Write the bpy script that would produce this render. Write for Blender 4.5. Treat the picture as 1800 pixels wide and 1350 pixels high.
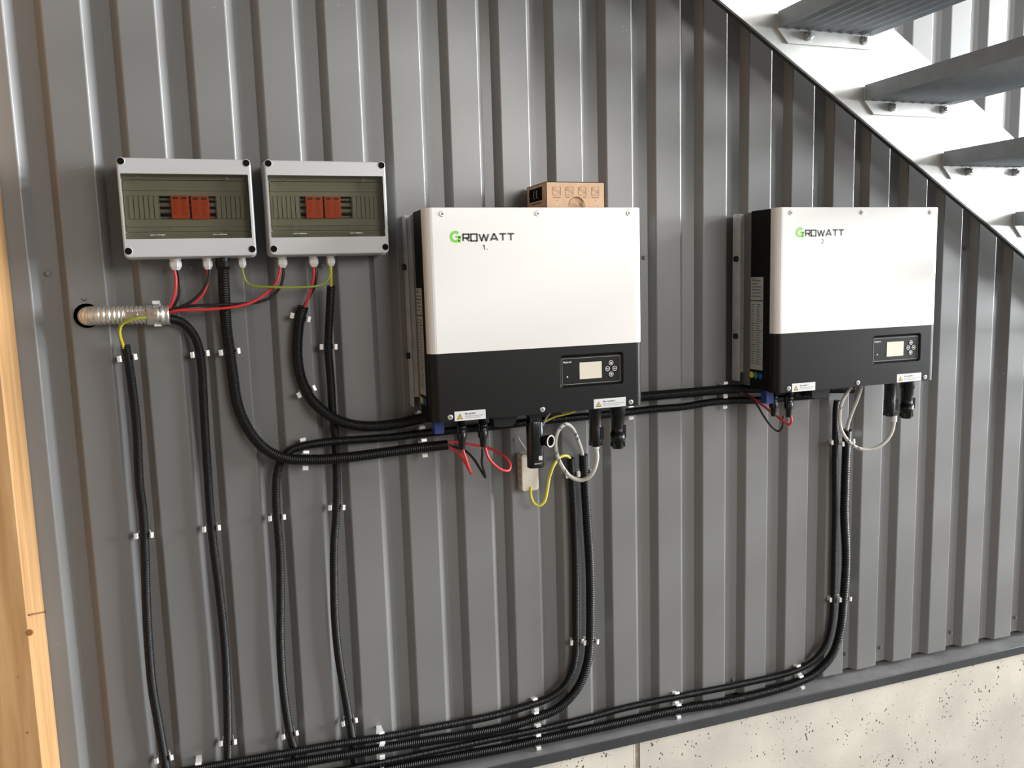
import bpy, math, random
from mathutils import Vector, Matrix

# ------------------------------------------------------------------ scene, camera, light
for o in list(bpy.data.objects):
    bpy.data.objects.remove(o)
scene = bpy.context.scene
COL = scene.collection
random.seed(7)

cam_data = bpy.data.cameras.new('camera')
cam_data.sensor_fit = 'HORIZONTAL'
cam_data.sensor_width = 36.0
cam_data.lens = 36.0 * 1457.0 / 1800.0
cam_data.clip_start = 0.05
cam = bpy.data.objects.new('camera', cam_data)
COL.objects.link(cam)
cam.location = (-0.5953, -1.916, 1.6618)
cam.rotation_mode = 'QUATERNION'
cam.rotation_quaternion = (Matrix.Rotation(math.radians(-18.9356), 3, 'Z')
                           @ Matrix.Rotation(math.radians(82.6234), 3, 'X')
                           @ Matrix.Rotation(math.radians(-1.6468), 3, 'Z')).to_quaternion()
scene.camera = cam

world = bpy.data.worlds.new('world')
scene.world = world
world.use_nodes = True
bg = world.node_tree.nodes['Background']
bg.inputs['Color'].default_value = (0.75, 0.88, 1.0, 1)
bg.inputs['Strength'].default_value = 0.4


def area(name, loc, rot, sx, sy, power, color):
    d = bpy.data.lights.new(name, 'AREA')
    d.shape = 'RECTANGLE'
    d.size, d.size_y, d.energy, d.color = sx, sy, power, color
    o = bpy.data.objects.new(name, d)
    COL.objects.link(o)
    o.location = loc
    o.rotation_euler = rot
    return o


# daylight through the big glazed front at the far right end of the hall (faces -x)
area('glazed_end_daylight', (8.40, -2.15, 2.85), (0, math.radians(90), 0), 3.3, 4.0, 3900, (0.94, 0.975, 1.0))
# added fill lamp at an unseen opening behind the photographer (faces +y)
area('front_fill', (2.6, -5.45, 3.1), (math.radians(90), 0, 0), 3.2, 1.6, 225, (1.0, 0.97, 0.93))

scene.view_settings.view_transform = 'Standard'
scene.view_settings.look = 'None'
scene.view_settings.gamma = 1.0
scene.view_settings.use_curve_mapping = False
scene.view_settings.exposure = -0.12

# ------------------------------------------------------------------ materials


def mat(name, color, rough=0.5, metal=0.0, spec=0.5, noise=None, bump=None, coat=0.0):
    """noise=(scale, amount) value mottling; bump=(scale, strength)."""
    m = bpy.data.materials.new(name)
    m.use_nodes = True
    nt = m.node_tree
    p = nt.nodes['Principled BSDF']
    p.inputs['Base Color'].default_value = (*color, 1)
    p.inputs['Roughness'].default_value = rough
    p.inputs['Metallic'].default_value = metal
    p.inputs['Specular IOR Level'].default_value = spec
    p.inputs['Coat Weight'].default_value = coat
    if noise or bump:
        tc = nt.nodes.new('ShaderNodeTexCoord')
    if noise:
        n = nt.nodes.new('ShaderNodeTexNoise')
        n.inputs['Scale'].default_value = noise[0]
        n.inputs['Detail'].default_value = 6
        nt.links.new(tc.outputs['Object'], n.inputs['Vector'])
        r = nt.nodes.new('ShaderNodeValToRGB')
        a = noise[1]
        r.color_ramp.elements[0].position = 0.3
        r.color_ramp.elements[1].position = 0.7
        r.color_ramp.elements[0].color = (*[c * (1 - a) for c in color], 1)
        r.color_ramp.elements[1].color = (*[min(1, c * (1 + a)) for c in color], 1)
        nt.links.new(n.outputs['Fac'], r.inputs['Fac'])
        nt.links.new(r.outputs['Color'], p.inputs['Base Color'])
    if bump:
        n2 = nt.nodes.new('ShaderNodeTexNoise')
        n2.inputs['Scale'].default_value = bump[0]
        n2.inputs['Detail'].default_value = 4
        nt.links.new(tc.outputs['Object'], n2.inputs['Vector'])
        b = nt.nodes.new('ShaderNodeBump')
        b.inputs['Strength'].default_value = bump[1]
        b.inputs['Distance'].default_value = 0.002
        nt.links.new(n2.outputs['Fac'], b.inputs['Height'])
        nt.links.new(b.outputs['Normal'], p.inputs['Normal'])
    return m


def speck(m, scale, thresh, color, soft=0.02, vec_scale=(1, 1, 1)):
    """dusty flecks, pits or chips: small irregular voronoi dots mixed over the base colour."""
    nt = m.node_tree
    p = nt.nodes['Principled BSDF']
    tc = nt.nodes.new('ShaderNodeTexCoord')
    mp = nt.nodes.new('ShaderNodeMapping')
    mp.inputs['Scale'].default_value = vec_scale
    v = nt.nodes.new('ShaderNodeTexVoronoi')
    v.inputs['Scale'].default_value = scale
    nz = nt.nodes.new('ShaderNodeTexNoise')
    nz.inputs['Scale'].default_value = scale * 0.22
    nt.links.new(tc.outputs['Object'], mp.inputs['Vector'])
    nt.links.new(mp.outputs['Vector'], v.inputs['Vector'])
    nt.links.new(mp.outputs['Vector'], nz.inputs['Vector'])
    mul = nt.nodes.new('ShaderNodeMath')
    mul.operation = 'DIVIDE'
    pw = nt.nodes.new('ShaderNodeMath')
    pw.operation = 'POWER'
    pw.inputs[1].default_value = 3.0
    nt.links.new(nz.outputs['Fac'], pw.inputs[0])
    nt.links.new(v.outputs['Distance'], mul.inputs[0])
    nt.links.new(pw.outputs[0], mul.inputs[1])
    r = nt.nodes.new('ShaderNodeValToRGB')
    r.color_ramp.elements[0].position = thresh
    r.color_ramp.elements[1].position = thresh + soft
    r.color_ramp.elements[0].color = (1, 1, 1, 1)
    r.color_ramp.elements[1].color = (0, 0, 0, 1)
    nt.links.new(mul.outputs[0], r.inputs['Fac'])
    mx = nt.nodes.new('ShaderNodeMix')
    mx.data_type = 'RGBA'
    nt.links.new(r.outputs['Color'], mx.inputs['Factor'])
    old = p.inputs['Base Color'].links
    if old:
        nt.links.new(old[0].from_socket, mx.inputs[6])
    else:
        mx.inputs[6].default_value = p.inputs['Base Color'].default_value
    mx.inputs[7].default_value = (*color, 1)
    nt.links.new(mx.outputs[2], p.inputs['Base Color'])
    return m


M = {}
M['wall'] = speck(mat('grey_painted_sheet', (0.182, 0.180, 0.176), 0.33, 0.0, 0.5, (2.5, 0.05), (700, 0.03)),
                  46, 0.14, (0.5, 0.47, 0.42), 0.03)
M['backing'] = mat('dark_backing', (0.03, 0.03, 0.03), 0.9)
M['flash'] = speck(mat('anthracite_flashing', (0.045, 0.046, 0.048), 0.35, 0, 0.5, (6, 0.2)), 60, 0.16, (0.4, 0.38, 0.34), 0.03)
M['flash_lit'] = mat('lit_flashing_top', (0.20, 0.20, 0.20), 0.45, 0, 0.5, (18, 0.2))  # paler copy of the flashing, light on the sill put into its colour
M['dark_strip'] = mat('dark_edge_strip', (0.05, 0.047, 0.043), 0.7, 0, 0.3, (60, 0.3))  # dark colour of the strip under each stringer
M['bracket'] = mat('zinc_bracket', (0.60, 0.60, 0.59), 0.4, 0.3, 0.5, (40, 0.1))
M['terminal'] = mat('terminal_grey', (0.42, 0.40, 0.36), 0.45)
M['concrete'] = mat('cast_concrete', (0.57, 0.525, 0.455), 0.85, 0, 0.2, (5, 0.15), (140, 0.15))
speck(M['concrete'], 95, 0.8, (0.10, 0.085, 0.07), 0.35, (1, 1, 0.7))
M['joint'] = mat('concrete_joint', (0.42, 0.37, 0.30), 0.9, 0, 0.2, (30, 0.4), (120, 0.8))
M['floor'] = mat('concrete_floor', (0.12, 0.115, 0.11), 0.8, 0, 0.3, (3, 0.15))
M['board'] = mat('spruce_board', (0.20, 0.14, 0.095), 0.7, 0, 0.3, (4, 0.2))
M['lining'] = mat('grey_lining_board', (0.10, 0.097, 0.094), 0.7, 0, 0.3, (4, 0.15))
M['white_abs'] = mat('grey_white_abs', (0.48, 0.48, 0.475), 0.38, 0, 0.5)
M['white_nylon'] = mat('white_nylon', (0.72, 0.71, 0.68), 0.4)
M['beige'] = mat('ivory_plastic', (0.62, 0.56, 0.46), 0.45)
M['panel_grey'] = mat('inner_panel_grey', (0.40, 0.395, 0.37), 0.5)
M['panel_slot'] = mat('slot_dark_grey', (0.05, 0.05, 0.047), 0.7)  # dark grey of the slot lines, notch outlines and hinges
M['orange'] = mat('orange_module', (0.78, 0.10, 0.03), 0.5)
M['orange_dk'] = mat('orange_print', (0.30, 0.03, 0.012), 0.6)
M['olive'] = mat('status_window', (0.06, 0.05, 0.015), 0.4)
M['black'] = mat('black_plastic', (0.006, 0.006, 0.0065), 0.36, 0, 0.35)
M['black_gloss'] = mat('gloss_black_plastic', (0.006, 0.006, 0.007), 0.16, 0, 0.5)
M['hole'] = mat('hole_black', (0.004, 0.004, 0.004), 0.8, 0, 0.1)
M['conduit'] = mat('black_conduit', (0.0045, 0.0045, 0.005), 0.42, 0, 0.3)
M['red'] = mat('red_insulation', (0.62, 0.035, 0.04), 0.42)
M['blk_wire'] = mat('black_insulation', (0.010, 0.009, 0.009), 0.42)
M['yellow'] = mat('yellow_insulation', (0.66, 0.50, 0.035), 0.42)
M['yellow_cable'] = mat('yellow_network_jacket', (0.62, 0.56, 0.07), 0.45)
M['green'] = mat('green_insulation', (0.23, 0.29, 0.04), 0.42)
M['grey_cable'] = mat('light_grey_jacket', (0.56, 0.54, 0.50), 0.45)
M['galv'] = mat('galvanised_steel', (0.72, 0.72, 0.70), 0.33, 0.85, 0.5, (60, 0.12))
M['clip'] = mat('bright_clip_steel', (0.88, 0.87, 0.84), 0.35, 0.25, 0.5)
M['copper'] = mat('coppery_clamp_plate', (0.74, 0.56, 0.43), 0.28, 0.85)
M['stair'] = mat('galvanised_stair_plate', (0.60, 0.60, 0.575), 0.40, 0.35, 0.5, (7, 0.28), (40, 0.12))
M['tread'] = mat('galvanised_tread', (0.30, 0.33, 0.355), 0.45, 0.25, 0.5, (30, 0.08))
M['bolt'] = mat('zinc_bolt', (0.55, 0.55, 0.54), 0.32, 0.9)
M['cover_white'] = mat('white_powder_coat', (0.74, 0.715, 0.68), 0.32, 0, 0.5, None, (900, 0.05))
M['cover_dark'] = mat('charcoal_powder_coat', (0.006, 0.0056, 0.0053), 0.36, 0, 0.24, None, (900, 0.1))
M['chassis'] = mat('black_chassis', (0.004, 0.004, 0.0045), 0.6, 0, 0.15)
M['chassis_grey'] = mat('dark_grey_heat_sink', (0.14, 0.14, 0.135), 0.5, 0.2)
M['logo_green'] = mat('logo_green', (0.17, 0.56, 0.035), 0.45)
M['logo_grey'] = mat('logo_dark_grey', (0.035, 0.033, 0.032), 0.45)
M['ink'] = mat('black_ink', (0.015, 0.014, 0.013), 0.6)
M['label'] = mat('silver_white_label', (0.62, 0.62, 0.61), 0.4)
M['label_grey'] = mat('grey_rating_label', (0.40, 0.40, 0.40), 0.45)
M['warn'] = mat('warning_yellow', (0.72, 0.42, 0.03), 0.45)
M['lcd'] = mat('blank_lcd', (0.66, 0.60, 0.50), 0.25)
M['panel_line'] = mat('panel_outline', (0.32, 0.31, 0.28), 0.5)
M['print_white'] = mat('white_print', (0.8, 0.78, 0.74), 0.5)
M['dot_yellow'] = mat('yellow_sticker', (0.72, 0.58, 0.05), 0.5)
M['dot_green'] = mat('green_sticker', (0.03, 0.24, 0.14), 0.5)
M['dot_blue'] = mat('blue_sticker', (0.02, 0.07, 0.36), 0.5)
M['blue'] = mat('navy_connector', (0.015, 0.035, 0.20), 0.4)
M['card'] = mat('brown_cardboard', (0.60, 0.40, 0.26), 0.8, 0, 0.2, (50, 0.06))
M['card_print'] = mat('faint_brown_print', (0.27, 0.155, 0.09), 0.8)
M['card_torn'] = mat('torn_card_edge', (0.72, 0.55, 0.38), 0.9)
M['rust'] = mat('rusty_nail', (0.17, 0.075, 0.03), 0.6, 0.3)
M['silver_print'] = mat('silver_print', (0.55, 0.55, 0.55), 0.4)


def smoked():
    m = bpy.data.materials.new('smoked_polycarbonate')
    m.use_nodes = True
    nt = m.node_tree
    nt.nodes.clear()
    out = nt.nodes.new('ShaderNodeOutputMaterial')
    tr = nt.nodes.new('ShaderNodeBsdfTransparent')
    tr.inputs['Color'].default_value = (0.72, 0.71, 0.65, 1)
    gl = nt.nodes.new('ShaderNodeBsdfGlossy')
    gl.inputs['Color'].default_value = (1, 1, 1, 1)
    gl.inputs['Roughness'].default_value = 0.06
    mx = nt.nodes.new('ShaderNodeMixShader')
    mx.inputs[0].default_value = 0.025
    nt.links.new(tr.outputs[0], mx.inputs[1])
    nt.links.new(gl.outputs[0], mx.inputs[2])
    nt.links.new(mx.outputs[0], out.inputs[0])
    return m


M['smoked'] = smoked()


def pine():
    m = mat('planed_pine', (0.70, 0.40, 0.17), 0.6, 0, 0.3)
    nt = m.node_tree
    p = nt.nodes['Principled BSDF']
    tc = nt.nodes.new('ShaderNodeTexCoord')
    mp = nt.nodes.new('ShaderNodeMapping')
    mp.inputs['Scale'].default_value = (1, 1, 0.06)
    w = nt.nodes.new('ShaderNodeTexNoise')
    w.inputs['Scale'].default_value = 55
    w.inputs['Detail'].default_value = 5
    w.inputs['Distortion'].default_value = 0.4
    r = nt.nodes.new('ShaderNodeValToRGB')
    r.color_ramp.elements[0].position = 0.3
    r.color_ramp.elements[1].position = 0.72
    r.color_ramp.elements[0].color = (0.36, 0.19, 0.075, 1)
    r.color_ramp.elements[1].color = (0.52, 0.31, 0.14, 1)
    nt.links.new(tc.outputs['Object'], mp.inputs['Vector'])
    nt.links.new(mp.outputs['Vector'], w.inputs['Vector'])
    nt.links.new(w.outputs['Fac'], r.inputs['Fac'])
    nt.links.new(r.outputs['Color'], p.inputs['Base Color'])
    return m


M['pine'] = pine()
M['knot'] = mat('pine_knot', (0.30, 0.13, 0.045), 0.6, 0, 0.3, (40, 0.3))

# ------------------------------------------------------------------ mesh helpers
ORIGIN = {}          # world position of every parentless or parented object's origin


class B:
    """collects faces in world coordinates; build() links ONE mesh object."""

    def __init__(self):
        self.v, self.f, self.m, self.s = [], [], [], []
        self.mats = []

    def mi(self, key):
        if key not in self.mats:
            self.mats.append(key)
        return self.mats.index(key)

    def add(self, verts, faces, mk, smooth=False):
        n = len(self.v)
        self.v += [tuple(p) for p in verts]
        i = self.mi(mk)
        for f in faces:
            self.f.append([n + k for k in f])
            self.m.append(i)
            self.s.append(smooth)
        return self

    def box(self, x0, x1, y0, y1, z0, z1, mk):
        v = [(x, y, z) for x in (x0, x1) for y in (y0, y1) for z in (z0, z1)]
        f = [(0, 1, 3, 2), (4, 6, 7, 5), (0, 4, 5, 1), (2, 3, 7, 6), (0, 2, 6, 4), (1, 5, 7, 3)]
        return self.add(v, f, mk)

    def loops(self, loops, mk, cap0=True, cap1=True, smooth=False):
        n = len(loops[0])
        v = [p for l in loops for p in l]
        f = []
        for i in range(len(loops) - 1):
            for k in range(n):
                a, b = i * n + k, i * n + (k + 1) % n
                f.append((a, b, b + n, a + n))
        self.add(v, f, mk, smooth)
        if cap0:
            self.add(loops[0], [tuple(range(n))[::-1]], mk)
        if cap1:
            self.add(loops[-1], [tuple(range(n))], mk)
        return self

    def rprism(self, x0, x1, z0, z1, y0, y1, rad, mk, seg=4, bev=0.0, cap_back=True):
        """rounded rectangle in XZ extruded from y0 (back, larger y) to y1 (front), front edge bevelled."""
        def rr(i):
            return [(x, z) for x, z in rrect(x0 + i, x1 - i, z0 + i, z1 - i, max(rad - i, 0.0004), seg)]
        ls = [[(x, y0, z) for x, z in rr(0)]]
        if bev > 0:
            ls.append([(x, y1 + bev, z) for x, z in rr(0)])
            ls.append([(x, y1 + bev * 0.3, z) for x, z in rr(bev * 0.3)])
            ls.append([(x, y1, z) for x, z in rr(bev)])
        else:
            ls.append([(x, y1, z) for x, z in rr(0)])
        return self.loops(ls, mk, cap_back, True)

    def prism_y(self, poly, y0, y1, mk):
        return self.loops([[(x, y0, z) for x, z in poly], [(x, y1, z) for x, z in poly]], mk)

    def prism_z(self, poly, z0, z1, mk, smooth=False):
        return self.loops([[(x, y, z0) for x, y in poly], [(x, y, z1) for x, y in poly]], mk, smooth=smooth)

    def prism_x(self, poly, x0, x1, mk):
        return self.loops([[(x0, y, z) for y, z in poly], [(x1, y, z) for y, z in poly]], mk)

    def lathe(self, p0, p1, prof, mk, n=16, smooth=True, cap0=True, cap1=True):
        """prof: list of (t along p0->p1 in metres, radius)."""
        p0, p1 = Vector(p0), Vector(p1)
        d = (p1 - p0).normalized()
        a = d.orthogonal().normalized()
        b = d.cross(a)
        ls = []
        for t, r in prof:
            c = p0 + d * t
            ls.append([c + (a * math.cos(k * 2 * math.pi / n) + b * math.sin(k * 2 * math.pi / n)) * r for k in range(n)])
        return self.loops(ls, mk, cap0, cap1, smooth)

    def cyl(self, p0, p1, r, mk, n=14, smooth=True):
        L = (Vector(p1) - Vector(p0)).length
        return self.lathe(p0, p1, [(0, r), (L, r)], mk, n, smooth)

    def strip(self, pts, w, y, mk, th=0.0003, closed=False):
        """flat printed stroke in an XZ plane (faces -y), a thin raised ribbon."""
        q = list(pts)
        if closed:
            q = q + [q[0]]
        for (xa, za), (xb, zb) in zip(q[:-1], q[1:]):
            dx, dz = xb - xa, zb - za
            L = math.hypot(dx, dz) or 1
            nx, nz = -dz / L * w / 2, dx / L * w / 2
            ex, ez = dx / L * w * 0.0, dz / L * w * 0.0
            poly = [(xa + nx - ex, za + nz - ez), (xb + nx + ex, zb + nz + ez), (xb - nx + ex, zb - nz + ez), (xa - nx - ex, za - nz - ez)]
            self.prism_y(poly, y + th, y, mk)
        return self

    def build(self, name, parent=None, label=None, cat=None, group=None, kind=None, origin=None):
        xs, ys, zs = zip(*self.v)
        c = Vector(origin) if origin else Vector(((min(xs) + max(xs)) / 2, (min(ys) + max(ys)) / 2, min(zs)))
        me = bpy.data.meshes.new(name)
        me.from_pydata([(x - c.x, y - c.y, z - c.z) for x, y, z in self.v], [], self.f)
        for k in self.mats:
            me.materials.append(M[k])
        me.polygons.foreach_set('material_index', self.m)
        me.polygons.foreach_set('use_smooth', self.s)
        me.update()
        o = bpy.data.objects.new(name, me)
        COL.objects.link(o)
        place(o, c, parent)
        tag(o, label, cat, group, kind)
        return o


def place(o, c, parent):
    if parent is not None:
        o.parent = parent
        o.location = Vector(c) - ORIGIN[parent.name]
    else:
        o.location = c
    ORIGIN[o.name] = Vector(c)


def tag(o, label=None, cat=None, group=None, kind=None):
    if label:
        o['label'] = label
    if cat:
        o['category'] = cat
    if group:
        o['group'] = group
    if kind:
        o['kind'] = kind
    return o


def empty(name, loc, label=None, cat=None, group=None, kind=None):
    o = bpy.data.objects.new(name, None)
    o.empty_display_size = 0.05
    COL.objects.link(o)
    place(o, Vector(loc), None)
    return tag(o, label, cat, group, kind)


def rrect(x0, x1, z0, z1, r, seg=4):
    out = []
    for cx, cz, a0 in ((x1 - r, z1 - r, 0), (x0 + r, z1 - r, 90), (x0 + r, z0 + r, 180), (x1 - r, z0 + r, 270)):
        for k in range(seg + 1):
            a = math.radians(a0 + 90 * k / seg)
            out.append((cx + r * math.cos(a), cz + r * math.sin(a)))
    return out


def circle(cx, cz, r, n=20):
    return [(cx + r * math.cos(2 * math.pi * k / n), cz + r * math.sin(2 * math.pi * k / n)) for k in range(n)]


def frame_with_hole(b, x0, x1, z0, z1, hole, y, mk, y_in=None, inner=None):
    """flat face (normal -y) with a hole given by an rrect loop (starts on the +x side, counter-clockwise)."""
    n = len(hole)
    q = n // 4
    corners = [(x1, z1), (x0, z1), (x0, z0), (x1, z0)]
    for k in range(4):
        c = corners[k]
        arc = hole[k * q:(k + 1) * q]
        for i in range(q - 1):
            b.add([(c[0], y, c[1]), (arc[i][0], y, arc[i][1]), (arc[i + 1][0], y, arc[i + 1][1])], [(0, 1, 2)], mk)
        c2 = corners[(k + 1) % 4]
        e = hole[((k + 1) * q) % n]
        b.add([(c[0], y, c[1]), (arc[-1][0], y, arc[-1][1]), (e[0], y, e[1]), (c2[0], y, c2[1])], [(0, 1, 2, 3)], mk)
    if inner:
        b.loops([[(x, y, z) for x, z in hole], [(x, y_in, z) for x, z in inner]], mk, False, False)


def spline(pts, step):
    """Catmull-Rom through pts, resampled at equal steps."""
    P = [Vector(p) for p in pts]
    P = [P[0] * 2 - P[1]] + P + [P[-1] * 2 - P[-2]]
    fine = []
    for i in range(1, len(P) - 2):
        p0, p1, p2, p3 = P[i - 1], P[i], P[i + 1], P[i + 2]
        t0 = 0.0
        t1 = t0 + max((p1 - p0).length, 1e-6) ** 0.5
        t2 = t1 + max((p2 - p1).length, 1e-6) ** 0.5
        t3 = t2 + max((p3 - p2).length, 1e-6) ** 0.5
        n = max(4, int((p2 - p1).length / 0.002))
        for k in range(n):
            t = t1 + (t2 - t1) * k / n
            a1 = p0 * ((t1 - t) / (t1 - t0)) + p1 * ((t - t0) / (t1 - t0))
            a2 = p1 * ((t2 - t) / (t2 - t1)) + p2 * ((t - t1) / (t2 - t1))
            a3 = p2 * ((t3 - t) / (t3 - t2)) + p3 * ((t - t2) / (t3 - t2))
            b1 = a1 * ((t2 - t) / (t2 - t0)) + a2 * ((t - t0) / (t2 - t0))
            b2 = a2 * ((t3 - t) / (t3 - t1)) + a3 * ((t - t1) / (t3 - t1))
            fine.append(b1 * ((t2 - t) / (t2 - t1)) + b2 * ((t - t1) / (t2 - t1)))
    fine.append(P[-2])
    out = [fine[0]]
    acc = 0.0
    for a, c in zip(fine[:-1], fine[1:]):
        L = (c - a).length
        while acc + L >= step and L > 0:
            a = a + (c - a) * ((step - acc) / L)
            out.append(a)
            L = (c - a).length
            acc = 0.0
        acc += L
    return out


def frames(pts):
    n = len(pts)
    T = [(pts[min(i + 1, n - 1)] - pts[max(i - 1, 0)]).normalized() for i in range(n)]
    a = T[0].orthogonal().normalized()
    out = []
    for t in T:
        a = (a - t * a.dot(t)).normalized()
        out.append((t, a, t.cross(a)))
    return out


def tube_rings(b, pts, radius, mk, n=12, cap=True, smooth=True, two=None, twist=0.0):
    """radius: float or function of index. two=(mat_a, mat_b) stripes the wire."""
    fr = frames(pts)
    ls = []
    for i, (p, (t, a, c)) in enumerate(zip(pts, fr)):
        r = radius(i) if callable(radius) else radius
        o = twist * i
        ls.append([p + (a * math.cos(o + 2 * math.pi * k / n) + c * math.sin(o + 2 * math.pi * k / n)) * r for k in range(n)])
    if two is None:
        b.loops(ls, mk, cap, cap, smooth)
        return
    for h, key in ((range(0, n // 2), two[0]), (range(n // 2, n), two[1])):
        v = [p for l in ls for p in l]
        f = []
        for i in range(len(ls) - 1):
            for k in h:
                a_, b_ = i * n + k, i * n + (k + 1) % n
                f.append((a_, b_, b_ + n, a_ + n))
        b.add(v, f, key, smooth)
    b.add(ls[0], [tuple(range(n))[::-1]], two[0])
    b.add(ls[-1], [tuple(range(n))], two[0])


def text_mesh(name, s, x0, z0, h, y, mk, parent, width=None, bold=0.0, rot=None, plane='y', label=None):
    """flat lettering facing -y (plane 'y') with its left-bottom at x0,z0; h = cap height; plane 'x' faces -x (x0 is then the y of the left edge)."""
    cu = bpy.data.curves.new('tmp_text', 'FONT')
    cu.body = s
    cu.size = 1.0
    cu.offset = bold
    cu.resolution_u = 2
    ob = bpy.data.objects.new('tmp_text', cu)
    COL.objects.link(ob)
    bpy.context.view_layer.update()
    me0 = bpy.data.meshes.new_from_object(ob.evaluated_get(bpy.context.evaluated_depsgraph_get()))
    bpy.data.objects.remove(ob)
    vs = [v.co.copy() for v in me0.vertices]
    xs = [v.x for v in vs]
    k = h / 0.70
    kx = k if width is None else width / (max(xs) - min(xs))
    mn = min(xs)
    b = B()
    fs = [tuple(p.vertices) for p in me0.polygons]
    if plane == 'y':
        b.add([(x0 + (v.x - mn) * kx, y, z0 + v.y * k) for v in vs], fs, mk)
    else:
        b.add([(y, x0 - (v.x - mn) * kx, z0 + v.y * k) for v in vs], fs, mk)
    bpy.data.meshes.remove(me0)
    return b.build(name, parent, label)


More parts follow.
